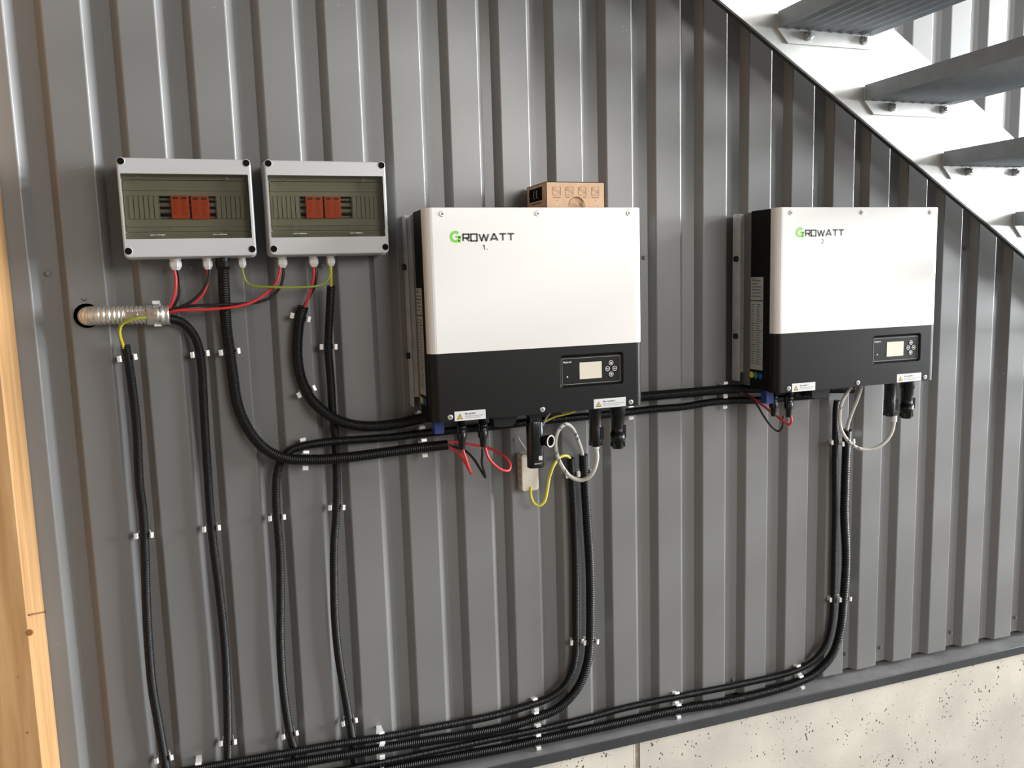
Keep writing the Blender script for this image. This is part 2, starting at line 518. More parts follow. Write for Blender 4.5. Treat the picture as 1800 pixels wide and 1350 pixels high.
# conduit and wire centre lines, metres (x along the wall, y off the wall, z up)
PATHS={
 'c1':[(-0.7959,-0.0135,1.5436),(-0.7915,-0.0135,1.4906),(-0.788,-0.0135,1.3687),(-0.7922,-0.0135,1.2454),(-0.7904,-0.0135,1.1825),(-0.7937,-0.0135,1.084),(-0.7991,-0.0135,0.9858),(-0.8024,-0.0135,0.8847),(-0.8024,-0.0135,0.7817),(-0.7968,-0.0135,0.7028),(-0.7913,-0.0135,0.6217),(-0.7873,-0.0135,0.5495)],
 'c2':[(-0.7137,-0.03,1.5954),(-0.7007,-0.027,1.5935),(-0.6836,-0.021,1.5865),(-0.665,-0.016,1.566),(-0.6535,-0.0135,1.5359),(-0.6497,-0.0135,1.4939),(-0.6506,-0.0135,1.4319),(-0.6525,-0.0135,1.357),(-0.6539,-0.0135,1.2557),(-0.655,-0.0135,1.166),(-0.6538,-0.0135,1.0905),(-0.6491,-0.0135,0.9871),(-0.646,-0.0135,0.8568),(-0.6484,-0.0135,0.7511),(-0.6538,-0.0135,0.6447),(-0.6632,-0.0135,0.5194)],
 'c3':[(-0.591,-0.045,1.7034),(-0.5918,-0.043,1.6748),(-0.5929,-0.03,1.6266),(-0.5932,-0.018,1.5712),(-0.59,-0.0165,1.5154),(-0.5867,-0.0165,1.459),(-0.5846,-0.0165,1.4212),(-0.5767,-0.0165,1.3789),(-0.5582,-0.02,1.3345),(-0.5296,-0.03,1.2978),(-0.4911,-0.036,1.2759),(-0.4296,-0.036,1.2658),(-0.3543,-0.042,1.2648),(-0.2618,-0.036,1.2665),(-0.1795,-0.03,1.2683),(-0.1145,-0.03,1.269)],
 'c4':[(-0.4293,-0.022,1.6091),(-0.4377,-0.0165,1.5829),(-0.4453,-0.0165,1.5389),(-0.448,-0.0165,1.4945),(-0.4431,-0.0165,1.4507),(-0.4264,-0.022,1.405),(-0.3984,-0.036,1.3724),(-0.3619,-0.037,1.3474),(-0.311,-0.036,1.3324),(-0.2443,-0.03,1.3296),(-0.188,-0.02,1.3341),(-0.1319,-0.0165,1.3398),(0.0107,-0.0165,1.3478),(0.2059,-0.0165,1.3483),(0.4103,-0.0165,1.3446),(0.5311,-0.0165,1.3447),(0.6528,-0.0165,1.345),(0.7424,-0.0165,1.3417),(0.891,-0.0165,1.3311),(1.0742,-0.03,1.3181)],
 'c5':[(-0.5124,-0.0135,0.483),(-0.5111,-0.0135,0.5692),(-0.5181,-0.0135,0.615),(-0.526,-0.0135,0.7268),(-0.5256,-0.0135,0.8353),(-0.5191,-0.0135,0.9398),(-0.5139,-0.0135,1.0446),(-0.5148,-0.0135,1.1489),(-0.5128,-0.0135,1.2015),(-0.5065,-0.0135,1.2428),(-0.4935,-0.0135,1.2716),(-0.4716,-0.018,1.2899),(-0.442,-0.02,1.2967),(-0.3944,-0.033,1.3025),(-0.3316,-0.033,1.3019),(-0.254,-0.024,1.2986),(-0.1727,-0.018,1.2997),(-0.1047,-0.0135,1.2998),(-0.0189,-0.0135,1.3006),(0.0992,-0.0135,1.3032),(0.2063,-0.0135,1.3043),(0.3737,-0.0135,1.3068),(0.4481,-0.0135,1.3083),(0.5328,-0.0135,1.3077),(0.6196,-0.0135,1.3132),(0.6906,-0.0135,1.3124),(0.7815,-0.0135,1.3071),(0.8938,-0.0135,1.3066),(0.9764,-0.03,1.309)],
 'c6':[(-0.3669,-0.03,1.6523),(-0.3708,-0.02,1.6056),(-0.3789,-0.0135,1.5147),(-0.3785,-0.0135,1.4772),(-0.3774,-0.0135,1.4277),(-0.3777,-0.0135,1.3767),(-0.3748,-0.0135,1.313),(-0.3767,-0.0135,1.2091),(-0.3822,-0.0135,1.1327),(-0.3919,-0.0135,1.0521),(-0.3971,-0.0135,0.9564),(-0.3991,-0.0135,0.8731),(-0.3961,-0.0135,0.7838),(-0.3823,-0.0135,0.6421),(-0.3762,-0.0135,0.5783),(-0.3694,-0.0135,0.4484)],
 'h1':[(0.206,-0.02,1.2033),(0.2121,-0.0135,1.1348),(0.2159,-0.0135,1.0146),(0.2169,-0.0135,0.9082),(0.2146,-0.0135,0.7544),(0.2122,-0.0135,0.6767),(0.2016,-0.0135,0.6315),(0.1749,-0.0135,0.5926),(0.1343,-0.0135,0.5708),(0.0835,-0.0135,0.5623),(-0.0202,-0.018,0.5567),(-0.1714,-0.03,0.5648),(-0.3132,-0.036,0.5709),(-0.4037,-0.036,0.5764),(-0.5594,-0.036,0.5816),(-0.7132,-0.036,0.5865),(-0.8248,-0.036,0.5911)],
 'h2':[(0.2397,-0.022,1.2091),(0.2455,-0.0165,1.1318),(0.2512,-0.0165,1.0109),(0.2557,-0.0165,0.9035),(0.2555,-0.0165,0.8001),(0.2522,-0.0165,0.7069),(0.2429,-0.0165,0.6456),(0.2156,-0.0165,0.586),(0.1613,-0.0165,0.5415),(0.0813,-0.0165,0.5236),(-0.0227,-0.022,0.5208),(-0.1732,-0.032,0.5333),(-0.3147,-0.037,0.5439),(-0.4054,-0.037,0.547),(-0.5612,-0.037,0.5544),(-0.715,-0.037,0.5614)],
 'h3':[(1.0298,-0.016,1.287),(1.0295,-0.0125,1.2603),(1.0292,-0.0125,1.1945),(1.0354,-0.0125,0.9595),(1.0364,-0.0125,0.845),(1.0361,-0.0125,0.7015),(1.0319,-0.0125,0.6269),(1.0151,-0.0125,0.5647),(0.9754,-0.0125,0.5225),(0.9097,-0.0125,0.4997),(0.7157,-0.0125,0.4938),(0.5315,-0.0125,0.4966),(0.3563,-0.0125,0.4976),(0.2435,-0.0125,0.492),(0.1088,-0.0125,0.4888),(-0.0229,-0.02,0.4951),(-0.174,-0.03,0.5023),(-0.3164,-0.036,0.507),(-0.4604,-0.036,0.5101),(-0.5638,-0.036,0.512)],
 'h4':[(1.0558,-0.03,1.2017),(1.0644,-0.018,1.1258),(1.0632,-0.018,1.0252),(1.0631,-0.018,0.9575),(1.0732,-0.018,0.814),(1.0683,-0.018,0.6984),(1.0587,-0.018,0.5999),(1.0318,-0.018,0.5287),(0.9719,-0.018,0.4816),(0.906,-0.018,0.4644),(0.7751,-0.018,0.4554),(0.6504,-0.018,0.455),(0.5281,-0.018,0.4616),(0.353,-0.018,0.4619),(0.2405,-0.018,0.4617),(0.0949,-0.018,0.4632),(0.0275,-0.018,0.4625),(-0.1259,-0.026,0.4724),(-0.2332,-0.034,0.4821),(-0.4085,-0.037,0.4897)],
 'w_r1':[(-0.6873,-0.045,1.7009),(-0.6858,-0.045,1.6774),(-0.6872,-0.045,1.6586),(-0.6933,-0.042,1.6376),(-0.7028,-0.036,1.6189),(-0.7183,-0.03,1.6075)],
 'w_b1':[(-0.6807,-0.045,1.7007),(-0.6793,-0.042,1.6773),(-0.6798,-0.042,1.656),(-0.6859,-0.04,1.6349),(-0.6974,-0.034,1.6186),(-0.7176,-0.028,1.605)],
 'w_b2':[(-0.6185,-0.045,1.6993),(-0.6195,-0.046,1.6851),(-0.6264,-0.046,1.6663),(-0.6403,-0.044,1.6465),(-0.6618,-0.042,1.6282),(-0.6873,-0.038,1.6171),(-0.7172,-0.03,1.6086)],
 'w_r2':[(-0.6241,-0.043,1.6995),(-0.6219,-0.041,1.6828),(-0.6255,-0.041,1.6639),(-0.6373,-0.04,1.6416),(-0.6554,-0.038,1.6255),(-0.6845,-0.036,1.611),(-0.7174,-0.03,1.605)],
 'w_r3':[(-0.4739,-0.045,1.6984),(-0.4776,-0.048,1.6814),(-0.486,-0.05,1.6621),(-0.5049,-0.05,1.6432),(-0.5343,-0.052,1.6249),(-0.565,-0.052,1.6163),(-0.611,-0.047,1.612),(-0.6563,-0.043,1.6113),(-0.6899,-0.038,1.6113),(-0.7173,-0.03,1.6062)],
 'w_b3':[(-0.4668,-0.045,1.6982),(-0.4692,-0.045,1.6787),(-0.4765,-0.044,1.6557),(-0.4957,-0.044,1.6343),(-0.5235,-0.044,1.6231),(-0.5587,-0.044,1.6208),(-0.6105,-0.044,1.6203),(-0.6557,-0.042,1.6202),(-0.6873,-0.038,1.6171),(-0.7171,-0.03,1.6098)],
 'w_g1':[(-0.5528,-0.045,1.7014),(-0.5512,-0.045,1.6809),(-0.5431,-0.046,1.6638),(-0.5275,-0.052,1.6573),(-0.493,-0.062,1.6544),(-0.4458,-0.062,1.6524),(-0.4033,-0.058,1.6535),(-0.3815,-0.052,1.6603),(-0.3716,-0.048,1.6736),(-0.3687,-0.045,1.6972)],
 'w_r4':[(-0.4043,-0.045,1.6968),(-0.4039,-0.045,1.6819),(-0.4088,-0.043,1.6574),(-0.4169,-0.036,1.6327),(-0.4285,-0.022,1.6016),(-0.4345,-0.018,1.5765)],
 'w_b4':[(-0.3991,-0.042,1.6967),(-0.3989,-0.042,1.6794),(-0.4024,-0.04,1.6572),(-0.4142,-0.034,1.6339),(-0.4267,-0.022,1.6103),(-0.4329,-0.017,1.5827)],
 'w_y1':[(-0.3663,-0.045,1.6971),(-0.3673,-0.043,1.6748),(-0.3671,-0.033,1.6561),(-0.3691,-0.022,1.6182)],
 'w_y2':[(-0.7468,-0.052,1.6),(-0.766,-0.055,1.5991),(-0.7813,-0.054,1.5957),(-0.7951,-0.05,1.588),(-0.8008,-0.045,1.5764),(-0.8019,-0.036,1.5619),(-0.8002,-0.022,1.5468),(-0.7956,-0.014,1.5209)],
 'i_r1':[(-0.1239,-0.03,1.2768),(-0.0966,-0.032,1.2746),(-0.0625,-0.04,1.2673),(-0.0316,-0.05,1.2607),(-0.0069,-0.07,1.251),(0.0082,-0.1,1.2376),(0.0115,-0.118,1.2246),(0.0036,-0.128,1.2153),(-0.0143,-0.132,1.2194),(-0.0326,-0.13,1.2343),(-0.0448,-0.127,1.2523),(-0.0503,-0.125,1.2738)],
 'i_r2':[(-0.1243,-0.03,1.2671),(-0.1066,-0.036,1.2611),(-0.0941,-0.05,1.2501),(-0.085,-0.07,1.2327),(-0.0804,-0.095,1.2156),(-0.0815,-0.108,1.2132),(-0.0881,-0.118,1.2254),(-0.0955,-0.123,1.2472),(-0.1021,-0.125,1.2681),(-0.1043,-0.125,1.2816)],
 'i_b1':[(-0.1242,-0.03,1.2713),(-0.1001,-0.033,1.264),(-0.0771,-0.045,1.2544),(-0.061,-0.06,1.2365),(-0.0498,-0.085,1.2103),(-0.0451,-0.1,1.198),(-0.051,-0.112,1.2135),(-0.0581,-0.12,1.2402),(-0.0573,-0.124,1.2596),(-0.0571,-0.125,1.2744)],
 'i_w1':[(0.229,-0.125,1.2485),(0.2309,-0.125,1.2232),(0.2259,-0.12,1.1945),(0.2165,-0.11,1.1736),(0.1996,-0.1,1.1646),(0.1733,-0.095,1.1749),(0.1521,-0.09,1.2043),(0.1415,-0.085,1.2367),(0.142,-0.08,1.2653),(0.1548,-0.07,1.2877),(0.1773,-0.06,1.299),(0.2003,-0.048,1.2843),(0.2207,-0.035,1.25),(0.2358,-0.024,1.2129),(0.2427,-0.017,1.162)],
 'i_y1':[(0.0932,-0.03,1.143),(0.0919,-0.032,1.1219),(0.0982,-0.038,1.1024),(0.1101,-0.042,1.0962),(0.1232,-0.044,1.1067),(0.1315,-0.044,1.1348),(0.1391,-0.042,1.1668),(0.1528,-0.04,1.1952),(0.1709,-0.034,1.211),(0.1888,-0.028,1.2124),(0.2021,-0.022,1.2041),(0.2091,-0.015,1.1725)],
 'i_g1':[(0.1274,-0.05,1.308),(0.1531,-0.05,1.3172),(0.1835,-0.05,1.3218),(0.2096,-0.05,1.3282)],
 'i_s1':[(0.0688,-0.012,1.2685),(0.0723,-0.018,1.2578),(0.0795,-0.026,1.2443),(0.0901,-0.032,1.2215)],
 'i_s2':[(0.139,-0.06,1.3325),(0.1298,-0.06,1.322),(0.1209,-0.055,1.3037),(0.1091,-0.045,1.2748),(0.0998,-0.036,1.2456),(0.0938,-0.03,1.2207)],
 'j_r1':[(0.6988,-0.017,1.3402),(0.725,-0.03,1.326),(0.7517,-0.05,1.3018),(0.7769,-0.085,1.2724),(0.7855,-0.105,1.2594),(0.79,-0.118,1.2542),(0.7924,-0.124,1.2618),(0.7895,-0.125,1.2804)],
 'j_b1':[(0.6945,-0.018,1.3422),(0.7077,-0.025,1.3375),(0.7353,-0.045,1.3086),(0.7538,-0.06,1.2705),(0.7676,-0.075,1.2438),(0.7811,-0.085,1.2319),(0.7868,-0.094,1.2437),(0.7892,-0.095,1.2759)],
 'j_w1':[(1.1304,-0.125,1.2397),(1.1309,-0.125,1.2285),(1.1249,-0.122,1.1997),(1.1049,-0.115,1.173),(1.0753,-0.105,1.1587),(1.0392,-0.095,1.1627),(1.0124,-0.085,1.1842),(0.9959,-0.075,1.2168),(0.9943,-0.07,1.257),(1.0028,-0.068,1.2911),(1.0212,-0.066,1.315),(1.0352,-0.065,1.3314)],
 'j_w2':[(1.0633,-0.075,1.337),(1.0624,-0.072,1.3239),(1.0605,-0.062,1.2939),(1.0552,-0.045,1.2483),(1.0556,-0.03,1.2066),(1.0637,-0.02,1.1595)],
 'steel':[(-0.864,0.075,1.6028),(-0.8665,0.045,1.604),(-0.8651,0.012,1.6051),(-0.8585,-0.012,1.6062),(-0.845,-0.026,1.6067),(-0.8252,-0.032,1.6067),(-0.7944,-0.032,1.606),(-0.7568,-0.031,1.6049),(-0.7054,-0.03,1.6033)],
}
CLIPS={
 'c1':[(-0.7894,1.5169),(-0.7922,1.1321),(-0.7929,0.6166)],
 'c2':[(-0.6504,1.5161),(-0.6521,1.1306),(-0.6558,0.6256)],
 'c3':[(-0.5886,1.5178),(-0.4455,1.2635),(-0.1724,1.2651)],
 'c4':[(-0.4375,1.5866),(-0.4376,1.4181),(-0.1763,1.3353),(0.3758,1.3427),(0.6563,1.3432)],
 'c5':[(-0.5168,1.1372),(-0.5174,0.6149),(-0.4447,1.2931),(-0.1719,1.2934),(0.377,1.3065),(0.6584,1.3133)],
 'c6':[(-0.3788,1.5173),(-0.3802,1.1447),(-0.3823,0.6174)],
 'h1':[(0.2142,1.1613),(0.213,0.7126),(0.0961,0.5613),(-0.3099,0.5563),(-0.7206,0.5751)],
 'h2':[(0.246,1.1615),(0.2522,0.7069),(0.0971,0.5234),(-0.3104,0.5285)],
 'h3':[(1.0299,1.1679),(1.0382,0.6976),(0.9157,0.4968),(0.51,0.4959),(0.1008,0.4874),(-0.3116,0.4908)],
 'h4':[(1.0672,1.1655),(1.0705,0.6946),(0.92,0.4634),(0.512,0.4616),(0.098,0.461)],
}

# ------------------------------------------------------------------ the setting
SHEET, PITCH, CREST, SLOPE, DEPTH = 1.0859, 0.1374, 0.0711, 0.015, 0.020
WALL_BOTTOM, WALL_TOP = 0.452, 5.0


def crest_right(k):
    s = -(-k // 8)
    return s * SHEET + (k - 8 * s) * PITCH


wall = empty('wall_back', (0.5, 0.03, 0.44), 'grey trapezoidal metal sheet wall behind the inverters and conduits', None, None, 'structure')
HX, HZ, HR = -0.8645, 1.6065, 0.0255
for s in range(-2, 9):
    b = B()
    ks = list(range(8 * s - 7, 8 * s + 1))
    RB = 0.0055                                      # roll-formed bend radius
    ang = math.atan2(DEPTH, SLOPE)
    T = RB * math.tan(ang / 2)
    ux, uy = math.cos(ang) * T, math.sin(ang) * T

    def flat(xa, ya, xb, yb):
        b.add([(xa, ya, WALL_BOTTOM), (xb, yb, WALL_BOTTOM), (xb, yb, WALL_TOP), (xa, ya, WALL_TOP)], [(0, 1, 2, 3)], 'wall')

    for i, k in enumerate(ks):
        xr = crest_right(k)
        xl = xr - CREST
        if i == 0:
            flat(crest_right(k - 1) + SLOPE - 0.004, DEPTH, xl - SLOPE, DEPTH)
        flat(xl - SLOPE, DEPTH, xl - ux, uy)
        for sg, xc in ((-1, xl + T), (1, xr - T)):   # rounded fold at each crest edge
            n = 6
            vs, fs = [], []
            for j in range(n + 1):
                g = ang * j / n
                x, y = xc + sg * RB * math.sin(g), RB - RB * math.cos(g)
                vs += [(x, y, WALL_BOTTOM), (x, y, WALL_TOP)]
            for j in range(n):
                q = (2 * j, 2 * j + 2, 2 * j + 3, 2 * j + 1)
                fs.append(q if sg > 0 else q[::-1])
            b.add(vs, fs, 'wall', True)
        if xl < HX < xr:
            za, zb = HZ - 0.033, HZ + 0.033
            for z0, z1 in ((WALL_BOTTOM, za), (zb, WALL_TOP)):
                b.add([(xl + T, 0, z0), (xr - T, 0, z0), (xr - T, 0, z1), (xl + T, 0, z1)], [(0, 1, 2, 3)], 'wall')
            ring = rrect(HX - HR, HX + HR, HZ - HR, HZ + HR, HR * 0.999, 6)
            frame_with_hole(b, xl + T, xr - T, za, zb, ring, 0, 'wall')
        else:
            flat(xl + T, 0, xr - T, 0)
        if i < 7:
            flat(xr + ux, uy, xr + SLOPE, DEPTH)
            flat(xr + SLOPE, DEPTH, crest_right(k + 1) - CREST - SLOPE, DEPTH)
        else:
            flat(xr + ux, uy, xr + SLOPE - 0.002, DEPTH - 0.0035)
    b.build('panel', wall)
b = B()
b.box(-3.3, 8.6, 0.085, 0.12, 0.0, 5.0, 'backing')
b.build('backing', wall)
for x, z in [(-.9313, 1.695), (-.6563, 1.7015), (-.3786, 1.6988), (.4396, 1.7007), (1.5193, 1.7066), (1.1109, .4993), (1.2423, .4957),
             (1.5234, .4967), (1.7972, .5005), (.7131, .4944), (-.9313, 2.75), (-.6563, 2.75), (.4396, 2.75), (.986, 2.75), (1.5193, 2.75)]:
    b = B()
    b.cyl((x, DEPTH, z), (x, DEPTH - 0.0018, z), 0.0072, 'wall', 16)
    b.lathe((x, DEPTH - 0.0018, z), (x, DEPTH - 0.008, z), [(0, 0.0048), (0.005, 0.0046), (0.006, 0.0035)], 'wall', 6, False)
    b.build('screw', wall)
b = B()     # pencilled tick above the cable hole
for pts in ([(-.872, 1.642), (-.8665, 1.6365), (-.861, 1.642)],):
    b.strip(pts, 0.0012, -0.0006, 'ink')
b.build('pencil_mark', wall)

b = B()     # base flashing: sill and drip edge
b.prism_x([(0.083, 0.434), (0.083, 0.441), (-0.0485, 0.4385), (-0.050, 0.437), (-0.050, 0.412), (-0.0465, 0.411), (-0.0465, 0.4345)], -3.3, 8.6, 'flash')
b.add([(-3.3, -0.0478, 0.43885), (8.6, -0.0478, 0.43885), (8.6, 0.083, 0.44135), (-3.3, 0.083, 0.44135)], [(0, 1, 2, 3)], 'flash_lit')  # sill top in the paler colour that imitates light falling on it
b.build('trim_1', None, 'dark anthracite metal flashing sill along the foot of the sheet wall', None, None, 'structure')
plinth = empty('wall_base', (0.4, -0.02, 0), 'pale pitted cast concrete plinth under the sheet wall', None, None, 'structure')
for x0, x1 in ((-3.3, 0.3625), (0.3825, 8.6)):
    b = B()
    b.box(x0, x1, -0.042, 0.083, 0.0, 0.4335, 'concrete')
    b.build('cast_section', plinth)
b = B()
b.box(0.3625, 0.3825, -0.0375, 0.083, 0.0, 0.4335, 'joint')
b.cyl((0.3665, -0.0375, 0), (0.3665, -0.0375, 0.4335), 0.003, 'concrete', 8)
b.build('joint_strip', plinth)

b = B()
b.box(-3.3, 8.6, -5.6, 0.12, -0.08, 0.0, 'floor')
b.build('floor', None, 'grey concrete floor of the hall', None, None, 'structure')
b = B()
b.box(-3.3, 8.6, -5.6, 0.12, 5.0, 5.08, 'lining')
b.build('ceiling', None, 'grey boarded ceiling high above the wall', None, None, 'structure')
b = B()
b.box(-3.38, -3.3, -5.6, 0.12, 0, 5.0, 'board')
b.build('wall_left', None, 'timber boarded side wall left of the photographer', None, None, 'structure')
b = B()
for xa, xb, za, zb in ((-3.3, 8.6, 0, 2.3), (-3.3, 8.6, 3.9, 5.0), (-3.3, 1.0, 2.3, 3.9), (4.2, 8.6, 2.3, 3.9)):
    b.box(xa, xb, -5.68, -5.6, za, zb, 'lining')
b.build('wall_front', None, 'grey boarded wall with an opening added for the fill lamp behind the photographer', None, None, 'structure')
b = B()
for ya, yb, za, zb in ((-5.6, -4.2, 0, 5.0), (-4.2, -0.1, 4.55, 5.0), (-4.2, -0.1, 0, 1.15), (-0.1, 0.12, 0, 5.0)):
    b.box(8.6, 8.68, ya, yb, za, zb, 'lining')
b.build('wall_right', None, 'end wall with the wide opening that lets daylight in', None, None, 'structure')

# ------------------------------------------------------------------ timber post at the left
post = empty('timber_post', (-1.06, -0.062, 0.0), 'pale pine timber post standing at the left edge against the wall', 'post')
b = B()
pp = [(-1.125, -0.122), (-1.004, -0.122), (-1.001, -0.119), (-0.9965, -0.003), (-0.999, -0.0015), (-1.125, -0.0015)]
b.loops([[(x - 0.0030, y, 0.0) for x, y in pp], [(x + 0.0030, y, 3.6) for x, y in pp]], 'pine')
b.build('timber', post)
b = B()
b.cyl((-1.0013, -0.1195, 1.0270), (-0.978, -0.094, 1.0195), 0.0016, 'rust', 8)
b.lathe((-0.978, -0.094, 1.0195), (-0.972, -0.087, 1.0175), [(0, 0.003), (0.0012, 0.003)], 'rust', 8)
b.build('nail', post)
for x, z, r in ((-1.0026, 0.992, 0.007), (-1.0244, 0.7856, 0.0028), (-1.0645, 0.8907, 0.0022), (-1.030, 0.905, 0.0022)):
    b = B()
    b.lathe((x, -0.1218, z), (x, -0.1228, z), [(0, r), (0.0006, r * 0.8)], 'knot', 14)
    b.build('knot', post)

# ------------------------------------------------------------------ galvanised stair crossing the upper right
RUN, RISE = 0.27473, 0.16453
SL = RISE / RUN
TX, TZ = 0.7634, 2.2597            # rear lower corner of the topmost tread in view
stair = empty('staircase', (TX + 13 * RUN, -0.5, 0.0), 'galvanised steel staircase with open ribbed treads crossing the upper right corner', 'staircase')


def low_edge(x):
    return 2.3165 - (x - 0.5984) * 0.607


for y0, y1 in ((-0.066, -0.080), (-0.985, -0.999)):
    b = B()
    xa, xb = -0.9, 4.05
    xe = xb
    poly = [(xa, low_edge(xa)), (xe, max(low_edge(xe), 0.002)), (xe, low_edge(xe) + 0.292), (xa, low_edge(xa) + 0.292)]
    b.prism_y(poly, y0, y1, 'stair')
    so = b.build('stringer', stair)
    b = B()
    b.prism_y([(xa, low_edge(xa) - 0.006), (xe, low_edge(xe) - 0.006), (xe, low_edge(xe) - 0.0004), (xa, low_edge(xa) - 0.0004)], y0, y1, 'dark_strip')
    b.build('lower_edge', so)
n_rib = 9
for i in range(-5, 12):
    x0, z0 = TX + i * RUN, TZ - i * RISE
    W = 0.2950
    y0, y1 = -0.0865, -0.9785
    b = B()
    # cross-section: plain back flange, scalloped ribbed underside, front nosing
    low = []
    p = W / n_rib
    for k in range(n_rib):
        low += [(x0 + k * p, z0 + 0.0), (x0 + k * p + p * 0.12, z0 + 0.004), (x0 + k * p + p * 0.34, z0 + 0.0075), (x0 + k * p + p * 0.72, z0 + 0.0065)]
    low.append((x0 + W, z0 + 0.0))
    sec = low + [(x0 + W, z0 + 0.040), (x0, z0 + 0.040)]
    b.loops([[(x, y0, z) for x, z in sec], [(x, y1, z) for x, z in sec]], 'tread')
    t = b.build('tread', stair)
    b = B()
    plate = [(x0, z0 + 0.036), (x0 + 0.001, z0 - 0.001), (x0 + 0.032, z0 - 0.0335), (x0 + W, z0 - 0.0335), (x0 + W, z0 + 0.036)]
    b.prism_y(plate, -0.0805, -0.0860, 'stair')
    b.build('end_plate', t)
    for dx in (0.0906, 0.2664):
        b = B()
        c = (x0 + dx, z0 - 0.0132)
        b.lathe((c[0], -0.0860, c[1]), (c[0], -0.115, c[1]), [(0, 0.0125), (0.0018, 0.0125)], 'bolt', 16)
        b.lathe((c[0], -0.0878, c[1]), (c[0], -0.115, c[1]), [(0, 0.0108), (0.0095, 0.0108), (0.0105, 0.0088)], 'bolt', 6, False)
        b.cyl((c[0], -0.098, c[1]), (c[0], -0.106, c[1]), 0.0062, 'bolt', 10)
        b.build('bolt', t)

# ------------------------------------------------------------------ enclosures with orange surge protectors


def gland(b, x, y, ztop, r, L, mk):
    b.lathe((x, y, ztop), (x, y, ztop - 1), [(0, r * 1.02), (0.004, r * 1.02), (0.004, r * 0.92), (0.007, r * 0.92)], mk, 16, False)
    b.lathe((x, y, ztop - 0.007), (x, y, ztop - 1), [(0, r * 1.12), (L * 0.55, r * 1.10), (L * 0.8, r * 0.86), (L, r * 0.62)], mk, 6, False)


